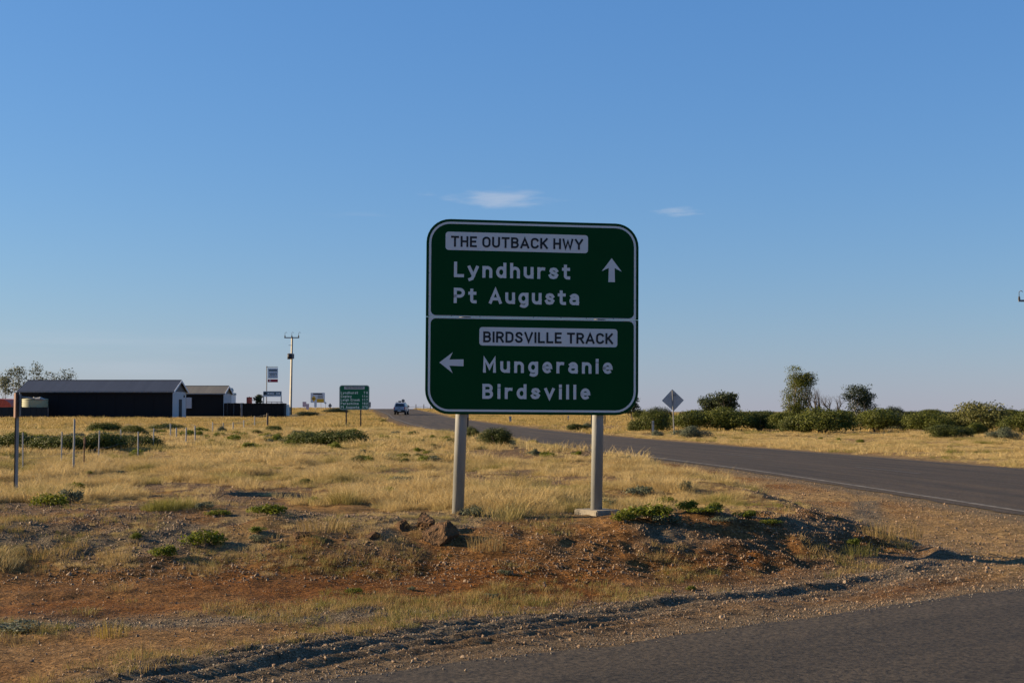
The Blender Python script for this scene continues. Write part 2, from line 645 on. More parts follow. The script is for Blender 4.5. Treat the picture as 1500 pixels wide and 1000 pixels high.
class MB:
    def __init__(s):
        s.v, s.f = [], []

    def add(s, v, f):
        o = len(s.v)
        s.v += [tuple(p) for p in v]
        s.f += [tuple(i + o for i in q) for q in f]
        return s

    def box(s, x0, x1, y0, y1, z0, z1, rot=None, at=None):
        v = [Vector((x, y, z)) for z in (z0, z1) for y in (y0, y1) for x in (x0, x1)]
        if rot:
            v = [rot @ p for p in v]
        if at:
            v = [p + Vector(at) for p in v]
        return s.add(v, [(0, 2, 3, 1), (4, 5, 7, 6), (0, 1, 5, 4), (2, 6, 7, 3), (0, 4, 6, 2), (1, 3, 7, 5)])

    def tube(s, pts, rad, n=8, cap=True):
        pts = [Vector(p) for p in pts]
        if not hasattr(rad, '__len__'):
            rad = [rad] * len(pts)
        v, f = [], []
        for i, p in enumerate(pts):
            d = (pts[min(i + 1, len(pts) - 1)] - pts[max(i - 1, 0)]).normalized()
            a = d.cross(Vector((0, 1, 0)) if abs(d.y) < .9 else Vector((1, 0, 0))).normalized()
            b = d.cross(a)
            for k in range(n):
                t = 2 * math.pi * k / n
                v.append(p + (a * math.cos(t) + b * math.sin(t)) * rad[i])
        for i in range(len(pts) - 1):
            for k in range(n):
                f.append((i * n + k, i * n + (k + 1) % n, (i + 1) * n + (k + 1) % n, (i + 1) * n + k))
        if cap:
            f.append(tuple(range(n - 1, -1, -1)))
            f.append(tuple(range((len(pts) - 1) * n, len(pts) * n)))
        return s.add(v, f)

    def prism(s, poly, d0, d1, axis='y'):
        """polygon (u,w) pushed along an axis; y: (x,z), x: (y,z), z: (x,y)"""
        def pt(u, w, d):
            return {'y': (u, d, w), 'x': (d, u, w), 'z': (u, w, d)}[axis]
        n = len(poly)
        v = [pt(u, w, d0) for u, w in poly] + [pt(u, w, d1) for u, w in poly]
        f = [tuple(range(n)), tuple(range(2 * n - 1, n - 1, -1))]
        f += [(i, n + i, n + (i + 1) % n, (i + 1) % n) for i in range(n)]
        return s.add(v, f)

    def build(s, name, m, parent=None, smooth=False, loc=None, bevel=0.0):
        me = bpy.data.meshes.new(name)
        me.from_pydata(s.v, [], s.f)
        me.materials.append(m)
        o = link(name, me, parent, loc)
        import bmesh
        bm = bmesh.new()
        bm.from_mesh(me)
        bmesh.ops.recalc_face_normals(bm, faces=bm.faces)
        if bevel:
            bmesh.ops.bevel(bm, geom=[e for e in bm.edges], offset=bevel, segments=2, affect='EDGES', clamp_overlap=True)
        bm.to_mesh(me)
        bm.free()
        if smooth:
            me.polygons.foreach_set('use_smooth', [len(p.vertices) == 4 for p in me.polygons])
        return o


# ------------------------------------------------------------------ ground, roads
def zones(x, y):
    t, sd, e, rt = hw_t(x, y), side_d(x, y), mound_e(x, y), hw_r(x, y)
    left = t > 0
    n1 = fbm(x, y, 1.4, 4, 31)
    n2 = fbm(x, y, .5, 3, 35)
    n3 = fbm(x, y, 6.0, 3, 38)
    sw = shw(y)
    g = sstep(e + (n1 - .5) * 3.4 + .5 * sstep(-x, .6, 1.6) + .9 * sstep(-x, 1.8, 3.6), 1.7, 2.9) * sstep(t + (n1 - .5) * 2.0, sw + .3, sw + 1.9)
    g = g * (1 - .85 * sstep(n3 + (n2 - .5) * .3, .60, .67) * (1 - sstep(y, 60, 90)))
    gr = sstep(rt + (n1 - .5) * 1.2, .5, 1.6) * (1 - .8 * sstep(n3, .58, .66) * (1 - sstep(y, 120, 160)))
    grass = np.where(left, g, np.where(rt > 0, gr, 0))
    d, al, L = ridge_d(x, y)
    wind = np.exp(-((d - .05) / .65) ** 2) * (y < 20) * (1 - .8 * sstep(al, L - 2.6, L - 1.4))
    edge = 1 - sstep(np.where(left, np.minimum(t, sd * 1.2), rt), .25, 1.1)
    band = np.exp(-((y - (11.55 + .18 * x)) / .42) ** 2) * (1 - sstep(x, -.8, .6)) * 1.1
    stony = sstep(e, .9, 1.9) * (1 - sstep(e, 2.8, 4.0)) * sstep(n1, .40, .54) * .95
    bare = np.where(left, .6 * (1 - g) * sstep(e, 3.2, 4.2) * sstep(t, sw, sw + 1.5), 0)
    grav = np.clip(np.maximum.reduce([wind, edge * .8, band, stony, bare]) + (n2 - .5) * .4, 0, 1)
    tanw = np.where(left, 1 - sstep(t, sw - .4, sw + 1.0), 1.0)          # pale verge by the highway
    red = np.clip((1 - tanw) * (.72 + .28 * sstep(e, -2.6, -.6)) * (.7 + 1.0 * (n1 - .3)), 0, 1)
    red = np.where(left, red, .45 * sstep(n1, .45, .6))
    red = np.maximum(red, .75 * np.exp(-((t - shw(y) * .55) / .8) ** 2) * sstep(n1, .45, .6) * sstep(y, 18, 26) * left)
    return grav, red, grass


def axis_samples(segs):
    out = []
    for a, b, step in segs:
        out += list(np.arange(a, b, step))
    return np.array(out + [segs[-1][1]])


def grow(a, b, step, k):
    out, x = [], a
    while x < b:
        out.append(x)
        step *= k
        x += step
    return out + [b]


def make_ground():
    ys = np.array(list(np.arange(-60, 4, 4.0)) + list(np.arange(4, 7.6, .3)) + list(np.arange(7.6, 20, .045)) + grow(20, 9000, .06, 1.022))
    xp = np.array(list(np.arange(0, 6.6, .05)) + grow(6.6, 9000, .06, 1.045))
    xs = np.concatenate([-xp[:0:-1], xp])
    X, Y = np.meshgrid(xs, ys)
    x, y = X.ravel(), Y.ravel()
    z = Hgt(x, y)
    nx, ny = len(xs), len(ys)
    i = np.arange(nx * ny).reshape(ny, nx)
    q = np.stack([i[:-1, :-1], i[:-1, 1:], i[1:, 1:], i[1:, :-1]], -1).reshape(-1, 4)
    me = array_mesh('ground', np.stack([x, y, z], 1), q, ground_material(), True)
    g, r, s = zones(x, y)
    s = s * (.4 + .6 * sstep(y, 22, 50))
    at = me.color_attributes.new('soil', 'FLOAT_COLOR', 'POINT')
    at.data.foreach_set('color', np.stack([g, r, s, np.ones_like(g)], 1).astype(np.float32).ravel())
    o = link('ground', me)
    tag(o, 'dry red and straw coloured outback ground around the roads', 'ground', kind='structure')


def strip(name, left, right, m, parent=None, cols=2, lane=None):
    """ribbon between two rows of points"""
    left, right = np.asarray(left, float), np.asarray(right, float)
    n = len(left)
    t = np.linspace(0, 1, cols)
    v = (left[:, None, :] * (1 - t)[None, :, None] + right[:, None, :] * t[None, :, None]).reshape(-1, 3)
    i = np.arange(n * cols).reshape(n, cols)
    q = np.stack([i[:-1, :-1], i[:-1, 1:], i[1:, 1:], i[1:, :-1]], -1).reshape(-1, 4)
    me = array_mesh(name, v, q, m, True)
    if lane is not None:
        a = me.attributes.new('lane', 'FLOAT_VECTOR', 'POINT')
        a.data.foreach_set('vector', lane.reshape(-1, 3).astype(np.float32).ravel())
    return link(name, me, parent)


def make_roads():
    ys = np.array(list(np.arange(-60, 120, .25)) + list(np.arange(120, 420, 1.0)))
    xc = hw_c(ys)
    dx = np.gradient(xc, ys)
    nx, ny = 1 / np.hypot(1, dx), -dx / np.hypot(1, dx)

    def rail(off, lift, jit=0.0, seed=0):
        o = off + jit * (fbm(ys, ys * 0, .9, 4, seed) - .5)
        x, y = xc + nx * o, ys + ny * o
        return np.stack([x, y, base_z(x, y) + lift], 1)
    cols = 9
    A, B = rail(-HALF - SHO, .010, .35, 41), rail(HALF + .35, .010, .25, 44)
    t = np.linspace(0, 1, cols)
    off = -HALF - SHO + t * (2 * HALF + SHO + .35)
    lane = np.zeros((len(ys), cols, 3))
    lane[:, :, 0] = off[None, :]
    lane[:, :, 1] = ys[:, None]
    hw = strip('highway', A, B, asphalt_material('highway_asphalt', (.029, .0235, .0145), 1.08), None, cols, lane)
    tag(hw, 'sealed grey highway running from the right to the far crest', 'road', kind='structure')
    hz = .0145
    strip('edge_line', rail(-HALF - .09, hz, .03, 3), rail(-HALF + .05, hz, .03, 5), M['line_paint'], hw)
    strip('edge_line', rail(HALF - .05, hz, .03, 4), rail(HALF + .07, hz, .03, 6), M['line_faint'], hw)
    la, lb = rail(-.06, hz), rail(.06, hz)
    y0 = 12.0
    while y0 < 150:
        k = np.where((ys >= y0) & (ys <= y0 + 4.5))[0]
        strip('centre_dash', la[k], lb[k], M['line_faint'], hw)
        y0 += 12.0
    # the side road that the camera stands beside
    xs = np.arange(-45, 12.01, .12)
    up = np.interp(xs, SE_X, SE_Y) + (fbm(xs, xs * 0, .8, 4, 61) - .5) * .42
    m = xs < 8.25
    xs, up = xs[m], up[m]
    U = np.stack([xs, up, np.full_like(xs, .010)], 1)
    Lw = np.stack([xs + 6.6, up - 8.6 + np.minimum(0, (xs - 2) * -.9) * (xs > 2), np.full_like(xs, .016)], 1)
    Lw[:, 0] = np.minimum(Lw[:, 0], 10.5)
    cols = 24
    al = np.concatenate([[0], np.cumsum(np.hypot(np.diff(xs), np.diff(np.interp(xs, SE_X, SE_Y))))])
    lane = np.zeros((len(xs), cols, 3))
    lane[:, :, 0] = np.linspace(0, 9, cols)[None, :] + 30
    lane[:, :, 1] = al[:, None]
    sr = strip('side_road', U, Lw, asphalt_material('side_road_asphalt', (.025, .0215, .0150), 1.05), None, cols, lane)
    tag(sr, 'dark grey sealed side road across the bottom right corner', 'road', kind='structure')


# ------------------------------------------------------------------ lettering
def arc(cx, cy, rx, ry, a0, a1, n=10):
    return [(cx + rx * math.cos(R(a0 + (a1 - a0) * i / n)), cy + ry * math.sin(R(a0 + (a1 - a0) * i / n))) for i in range(n + 1)]


LOOP = 'loop'
_s = [(.43, .55), (.36, .66), (.22, .70), (.08, .65), (.04, .53), (.11, .42), (.33, .32), (.44, .20), (.37, .05), (.21, 0), (.06, .04), (0, .16)]
_S_ = [(.52, .80), (.44, .95), (.28, 1.0), (.12, .95), (.04, .78), (.10, .62), (.28, .52), (.47, .40), (.54, .22), (.46, .05), (.27, 0), (.10, .05), (0, .21)]
GLY = {
    'A': (.66, [[(0, 0), (.33, 1), (.66, 0)], [(.10, .27), (.56, .27)]]),
    'B': (.54, [[(.3, .53), (0, .53), (0, 1), (.30, 1)] + arc(.30, .765, .21, .235, 90, -90), [(0, .53), (0, 0), (.30, 0)] + arc(.30, .265, .24, .265, -90, 90)]),
    'C': (.56, [arc(.29, .70, .29, .30, 25, 180) + arc(.29, .30, .29, .30, 180, 335)]),
    'D': (.56, [[(0, 0), (0, 1), (.26, 1)] + arc(.26, .70, .30, .30, 90, 0) + arc(.26, .30, .30, .30, 0, -90) + [(0, 0)]]),
    'E': (.46, [[(.46, 1), (0, 1), (0, 0), (.46, 0)], [(0, .52), (.40, .52)]]),
    'H': (.54, [[(0, 0), (0, 1)], [(.54, 0), (.54, 1)], [(0, .52), (.54, .52)]]),
    'I': (.0, [[(0, 0), (0, 1)]]),
    'K': (.54, [[(0, 0), (0, 1)], [(.52, 1), (0, .34)], [(.17, .56), (.54, 0)]]),
    'L': (.46, [[(0, 1), (0, 0), (.46, 0)]]),
    'M': (.68, [[(0, 0), (0, 1), (.34, .28), (.68, 1), (.68, 0)]]),
    'O': (.58, [arc(.29, .70, .29, .30, 0, 180) + arc(.29, .30, .29, .30, 180, 360) + [(.58, .70)]]),
    'P': (.54, [[(0, 0), (0, 1), (.28, 1)] + arc(.28, .72, .26, .28, 90, -90) + [(0, .44)]]),
    'R': (.54, [[(0, 0), (0, 1), (.28, 1)] + arc(.28, .74, .25, .26, 90, -90) + [(0, .48)], [(.28, .48), (.54, 0)]]),
    'S': (.54, [_S_]),
    'T': (.56, [[(0, 1), (.56, 1)], [(.28, 1), (.28, 0)]]),
    'U': (.56, [[(0, 1)] + arc(.28, .28, .28, .28, 180, 360) + [(.56, 1)]]),
    'V': (.62, [[(0, 1), (.31, 0), (.62, 1)]]),
    'W': (.84, [[(0, 1), (.20, 0), (.42, .85), (.64, 0), (.84, 1)]]),
    'Y': (.60, [[(0, 1), (.30, .46), (.60, 1)], [(.30, .46), (.30, 0)]]),
    'a': (.46, [[(.05, .60)] + arc(.24, .47, .22, .23, 120, 0, 8) + [(.46, 0)], [(.46, .42), (.20, .42)] + arc(.20, .21, .20, .21, 90, 270) + [(.34, .02), (.46, .12)]]),
    'c': (.44, [arc(.25, .35, .25, .35, 45, 315, 16)]),
    'd': (.48, [arc(.24, .35, .24, .35, 0, 360, 18), [(.48, 0), (.48, 1)]]),
    'e': (.48, [[(0, .35), (.48, .35)] + arc(.24, .35, .24, .35, 0, 302, 18)]),
    'g': (.48, [arc(.24, .36, .24, .34, 0, 360, 18), [(.48, .70), (.48, -.10)] + arc(.26, -.10, .22, .20, 0, -130, 7)]),
    'h': (.46, [[(0, 0), (0, 1)], [(0, .40)] + arc(.23, .44, .23, .26, 170, 0, 8) + [(.46, 0)]]),
    'i': (.0, [[(0, 0), (0, .66)], [(0, .96), (0, 1.0)]]),
    'k': (.44, [[(0, 0), (0, 1)], [(.42, .68), (0, .25)], [(.15, .40), (.44, 0)]]),
    'l': (.0, [[(0, 0), (0, 1)]]),
    'n': (.46, [[(0, 0), (0, .70)], [(0, .40)] + arc(.23, .44, .23, .26, 170, 0, 8) + [(.46, 0)]]),
    'o': (.50, [arc(.25, .35, .25, .35, 0, 360, 18)]),
    'p': (.48, [arc(.24, .35, .24, .35, 0, 360, 18), [(0, .70), (0, -.30)]]),
    'r': (.32, [[(0, 0), (0, .70)], [(0, .38)] + arc(.26, .40, .26, .30, 170, 75, 6)]),
    's': (.44, [_s]),
    't': (.36, [[(.13, .95), (.13, .16)] + arc(.27, .15, .14, .15, 180, 280, 5) + [(.36, 0)], [(0, .70), (.34, .70)]]),
    'u': (.46, [[(0, .70)] + arc(.23, .26, .23, .26, 180, 350, 8), [(.46, 0), (.46, .70)]]),
    'v': (.52, [[(0, .70), (.26, 0), (.52, .70)]]),
    'y': (.52, [[(0, .70), (.27, .02)], [(.52, .70), (.20, -.20), (.04, -.28)]]),
    '1': (.2, [[(0, .80), (.18, 1), (.18, 0)]]),
    '2': (.5, [arc(.25, .73, .25, .27, 165, -35, 9) + [(0, 0), (.5, 0)]]),
    '3': (.5, [arc(.24, .76, .24, .24, 150, -90, 9) + arc(.24, .26, .26, .26, 90, -150, 9)]),
    '4': (.54, [[(.54, .28), (0, .28), (.38, 1), (.38, 0)]]),
    '7': (.5, [[(0, 1), (.5, 1), (.18, 0)]]),
    '8': (.5, [arc(.25, .76, .22, .24, -90, 270, 16), arc(.25, .26, .25, .26, 90, 450, 16)]),
}


def stroke_poly(mb, pts, w, y, loop=False):
    """flat band of even width along a line, in the x-z plane facing -y"""
    P2 = [np.array(p, float) for p in pts]
    Q = [P2[0]]
    for p in P2[1:]:
        if np.linalg.norm(p - Q[-1]) > 1e-6:
            Q.append(p)
    closed = len(Q) > 3 and np.linalg.norm(Q[0] - Q[-1]) < 1e-6
    if closed:
        Q = Q[:-1]
    n = len(Q)
    h = w / 2
    if not closed:
        d = Q[1] - Q[0]
        Q[0] = Q[0] - d / np.linalg.norm(d) * h
        d = Q[-1] - Q[-2]
        Q[-1] = Q[-1] + d / np.linalg.norm(d) * h
    L, Rr = [], []
    for i in range(n):
        a = Q[i] - Q[i - 1] if (closed or i > 0) else Q[1] - Q[0]
        b = Q[(i + 1) % n] - Q[i] if (closed or i < n - 1) else Q[i] - Q[i - 1]
        a, b = a / np.linalg.norm(a), b / np.linalg.norm(b)
        na, nb = np.array([-a[1], a[0]]), np.array([-b[1], b[0]])
        m = na + nb
        m = m / max(1e-6, np.linalg.norm(m))
        k = h / max(.45, float(m @ na))
        L.append(Q[i] + m * k)
        Rr.append(Q[i] - m * k)
    v = [(p[0], y, p[1]) for p in L] + [(p[0], y, p[1]) for p in Rr]
    f = [(i, n + i, n + (i + 1) % n, (i + 1) % n) for i in range(n if closed else n - 1)]
    mb.add(v, f)


class Words(list):
    """each word is a piece of lettering of its own"""
    def build(s, name, m, parent):
        for w in s:
            w.build(name, m, parent)


def text(line, x0, x1, zb, cap, sw, y, widen=1.0, space=.45):
    """letters of a line fitted between x0 and x1 standing on zb"""
    mb, out = MB(), []
    k = cap - sw
    ws = []
    for ch in line:
        ws.append(None if ch == ' ' else GLY[ch][0] * k * widen + sw)
    glyphs = sum(w for w in ws if w is not None)
    units = sum(1 for a, b in zip(ws[:-1], ws[1:]) if a is not None and b is not None)
    gaps = sum(1 for w in ws if w is None)
    unit = ((x1 - x0) - glyphs) / max(1, units + gaps * 3.6)
    x, prev, n = x0, None, 0
    for ch, w in zip(line, ws):
        if w is None:
            x += unit * 3.6
            prev = None
            out.append(mb)
            mb = MB()
            continue
        if prev is not None:
            x += unit
        for st in GLY[ch][1]:
            stroke_poly(mb, [(x + sw / 2 + a * k * widen, zb + sw / 2 + b * k) for a, b in st], sw, y - .00012 * n)
            n += 1
        x += w
        prev = ch
    return Words(out + [mb])


def rrect(x0, x1, z0, z1, rad, n=8):
    """rounded rectangle, radii for the corners tl, tr, br, bl"""
    tl, tr, br, bl = rad
    o = []
    for cx, cz, r, a in ((x1 - tr, z1 - tr, tr, 0), (x0 + tl, z1 - tl, tl, 90), (x0 + bl, z0 + bl, bl, 180), (x1 - br, z0 + br, br, 270)):
        o += [(cx + r * math.cos(R(a + 90 * i / n)), cz + r * math.sin(R(a + 90 * i / n))) for i in range(n + 1)]
    return o


def ring(mb, a, b, y):
    n = len(a)
    mb.add([(p[0], y, p[1]) for p in a] + [(p[0], y, p[1]) for p in b], [(i, (i + 1) % n, n + (i + 1) % n, n + i) for i in range(n)])


def flat(mb, poly, y):
    n = len(poly)
    mb.add([(p[0], y, p[1]) for p in poly], [tuple(range(n))])


def main_sign():
    Y = 16.0
    yaw = R(8.9)
    W, H = 2.432, 2.182
    c = P(781.3, 465.2, Y)
    root = empty('direction_sign', (c.x, c.y, ground(c.x, c.y)), yaw)
    tag(root, 'large green two-panel road direction sign on two round posts in the foreground', 'road sign')
    zc = c.z - root.location.z
    roll = R(.38)

    def U(u):
        return (u - .5) * W

    def V(v):
        return (.5 - v) * H
    halves = []
    rad = .268
    seam = .5035
    for name, v0, v1, top in (('sign_panel', 0, seam - .0008, True), ('sign_panel', seam + .0008, 1, False)):
        r = (rad, rad, .004, .004) if top else (.004, .004, rad, rad)
        mb = MB().prism(rrect(U(0), U(1), V(v1), V(v0), r), 0, .004)
        o = mb.build(name, M['sign_green'], root)
        o.location = (0, 0, zc)
        o.rotation_euler = (0, roll, 0)
        halves.append(o)
        # white border line, with tight corners at the seam
        a, w = .030, .024
        ri = rad - a
        rs = .075
        zz0, zz1 = V(v1) + (a if not top else .004), V(v0) - (a if top else .004)
        ro = (ri, ri, rs * .2, rs * .2) if top else (rs * .2, rs * .2, ri, ri)
        rn = (ri - w, ri - w, rs * .8, rs * .8) if top else (rs * .8, rs * .8, ri - w, ri - w)
        ws = .011
        b0 = MB()
        outer = rrect(U(0) + a, U(1) - a, zz0, zz1, ro)
        inner = rrect(U(0) + a + w, U(1) - a - w, zz0 + (w if not top else ws), zz1 - (w if top else ws), rn)
        ring(b0, outer, inner, -.0012)
        b0.build('border_line', M['sign_white'], o)
    up, lo = halves

    def plate(u0, u1, v0, v1, par):
        p = MB()
        flat(p, rrect(U(u0), U(u1), V(v1), V(v0), (.034,) * 4, 5), -.0014)
        return p.build('name_plate', M['sign_white'], par)

    def words(s, u0, u1, v0, v1, par, m, swf, y=-.0018, widen=1.22):
        cap = V(v0) - V(v1)
        return text(s, U(u0), U(u1), V(v1), cap, cap * swf, y, widen).build('lettering', m, par)
    plate(.088, .757, .0655, .1595, up)
    words('THE OUTBACK HWY', .113, .733, .0865, .1425, up, M['sign_black'], .185, -.0030)
    words('Lyndhurst', .128, .673, .2190, .2985, up, M['sign_white'], .20)
    words('Pt Augusta', .128, .715, .3530, .4315, up, M['sign_white'], .20)
    plate(.248, .899, .5525, .6470, lo)
    words('BIRDSVILLE TRACK', .266, .878, .5745, .6310, lo, M['sign_black'], .185, -.0030)
    words('Mungeranie', .266, .876, .7080, .7860, lo, M['sign_white'], .20)
    words('Birdsville', .264, .770, .8435, .9200, lo, M['sign_white'], .20)

    def arrow(cu, cv, ang, par):
        L, hw, sh = .272, .116, .0335
        pts = [(0, L / 2), (hw, L / 2 - .150), (sh * 1.02, L / 2 - .112), (sh * 1.15, -L / 2), (-sh * 1.15, -L / 2), (-sh * 1.02, L / 2 - .112), (-hw, L / 2 - .150)]
        ca, sa = math.cos(ang), math.sin(ang)
        q = [(U(cu) + x * ca - z * sa, V(cv) + x * sa + z * ca) for x, z in pts]
        mb = MB()
        v = [(x, -.0018, z) for x, z in q]
        mb.add(v, [(0, 6, 5, 2, 1), (5, 4, 3, 2)])
        mb.build('arrow', M['sign_white'], par)
    arrow(.8705, .2450, 0, up)
    arrow(.1200, .7370, R(90), lo)
    # small rivets along the seam and the edges
    for k, u in enumerate((.118, .25, .50, .63, .75, .88)):
        mb = MB().tube([(U(u), -.001, V(seam) + .010), (U(u), -.004, V(seam) + .010)], .006, 6)
        mb.build('rivet', M['galv_dark'], up)
    for u in (.013, .987):
        for v in (.28, .40):
            MB().tube([(U(u), -.001, V(v)), (U(u), -.003, V(v))], .005, 6).build('rivet', M['galv_dark'], up)
    # rails behind
    for v in (.08, .42, .58, .92):
        MB().box(U(.07), U(.93), .006, .035, zc + V(v) - .02, zc + V(v) + .02).build('rail', M['galv'], root)
    # posts
    for (pb, pt_, foot) in (((670.6, 752), (675.8, 609), False), ((873.6, 748), (875.8, 609), True)):
        def loc(px, py):
            # point on the plane behind the panel
            d = pix_dir(px, py)
            nrm = Vector((math.sin(yaw), -math.cos(yaw), 0))
            o0 = Vector((c.x, c.y, 0)) - nrm * .10
            dv = Vector(d)
            t = (o0 - Vector((0, 0, CAM_H))).dot(nrm) / dv.dot(nrm)
            p = Vector((0, 0, CAM_H)) + dv * t - Vector(root.location)
            ca, sa = math.cos(-yaw), math.sin(-yaw)
            return Vector((p.x * ca - p.y * sa, p.x * sa + p.y * ca, p.z))
        b, t = loc(*pb), loc(*pt_)
        d = (t - b) / (t.z - b.z)
        top = b + d * (zc + H / 2 - .09 - b.z)
        bot = b - d * .35
        mb = MB().tube([bot, top], .066, 28)
        mb.build('post', M['galv'], root, smooth=True)
        MB().tube([top, top + d * .012], .069, 28).build('post_cap', M['galv_dark'], root)
        for v in (.08, .42, .58, .92):
            q = b + d * (zc + V(v) - b.z)
            MB().box(q.x - .085, q.x + .085, .036, .046, q.z - .03, q.z + .03).build('bracket', M['galv_dark'], root)
        if foot:
            f = MB().box(-.17, .17, -.22, .22, -.30, .02, Matrix.Rotation(R(24), 3, 'Z'), (b.x + .01, b.y, b.z + .0))
            f.build('footing', M['concrete'], root, bevel=.012)
        root_b = b


# ------------------------------------------------------------------ the far green sign and other signs
def distance_sign():
    Y = 109.0
    bl, br = P(497, 600, Y), P(541, 600, Y)
    tl = P(497, 564, Y)
    W, H = br.x - bl.x, tl.z - bl.z
    cx = (bl.x + br.x) / 2
    root = empty('distance_sign', (cx, Y, ground(cx, Y)))
    tag(root, 'green distance sign listing five towns on two thin dark posts by the highway', 'road sign')
    z0 = bl.z - root.location.z
    pn = MB().prism(rrect(-W / 2, W / 2, 0, H, (.2,) * 4), 0, .01).build('sign_panel', M['sign_green2'], root, loc=(0, 0, z0))
    b0 = MB()
    ring(b0, rrect(-W / 2 + .02, W / 2 - .02, .02, H - .02, (.18,) * 4), rrect(-W / 2 + .05, W / 2 - .05, .05, H - .05, (.15,) * 4), -.004)
    b0.build('border_line', M['sign_grey'], pn)

    def X(u):
        return (u - .5) * W

    def Z(v):
        return (1 - v) * H
    p = MB()
    flat(p, rrect(X(.16), X(.84), Z(.165), Z(.05), (.02,) * 4, 4), -.004)
    p.build('name_plate', M['sign_grey'], pn)
    text('THE OUTBACK HWY', X(.20), X(.80), Z(.14), .15, .022, -.010).build('lettering', M['sign_black'], pn)
    rows = [('Lyndhurst', '78', .62), ('Copley', '114', .41), ('Leigh Creek', '117', .68), ('Parachilna', '182', .64), ('Pt Augusta', '378', .66)]
    for k, (a, n, w) in enumerate(rows):
        zb = Z(.355 + .146 * k)
        cap = .185
        text(a, X(.05), X(w), zb, cap, cap * .17, -.006, 1.12).build('lettering', M['sign_letter2'], pn)
        text(n, X(.81 if len(n) == 2 else .765), X(.945), zb, cap, cap * .17, -.006).build('lettering', M['sign_letter2'], pn)
    for px, pb in ((507.2, 627), (528.4, 624.5)):
        x = P(px, 600, Y).x - cx
        g = ground(x + cx, Y) - root.location.z
        MB().box(x - .045, x + .045, .012, .10, g - .3, z0 + H * .92).build('post', M['post_dark'], root)


def small_sign(name, label, cat, px0, px1, py0, py1, Y, m, posts, post_m, pbase=None, extra=None, dia=False, grp=None):
    a, b = P(px0, py1, Y), P(px1, py0, Y)
    cx = (a.x + b.x) / 2
    root = empty(name, (cx, Y, ground(cx, Y)))
    tag(root, label, cat, grp)
    gz = root.location.z
    w, h, z0 = b.x - a.x, b.z - a.z, a.z - gz
    if dia:
        poly = [(0, z0), (w / 2, z0 + h / 2), (0, z0 + h), (-w / 2, z0 + h / 2)]
    else:
        poly = rrect(-w / 2, w / 2, z0, z0 + h, (min(w, h) * .06,) * 4, 3)
    pn = MB().prism(poly, 0, .03).build('sign_panel', m, root)
    for f in posts:
        MB().tube([(f * w, .07, -.3), (f * w, .07, z0 + h * .9)], .045, 8).build('post', post_m, root)
    if extra:
        extra(pn, w, h, z0)
    return root


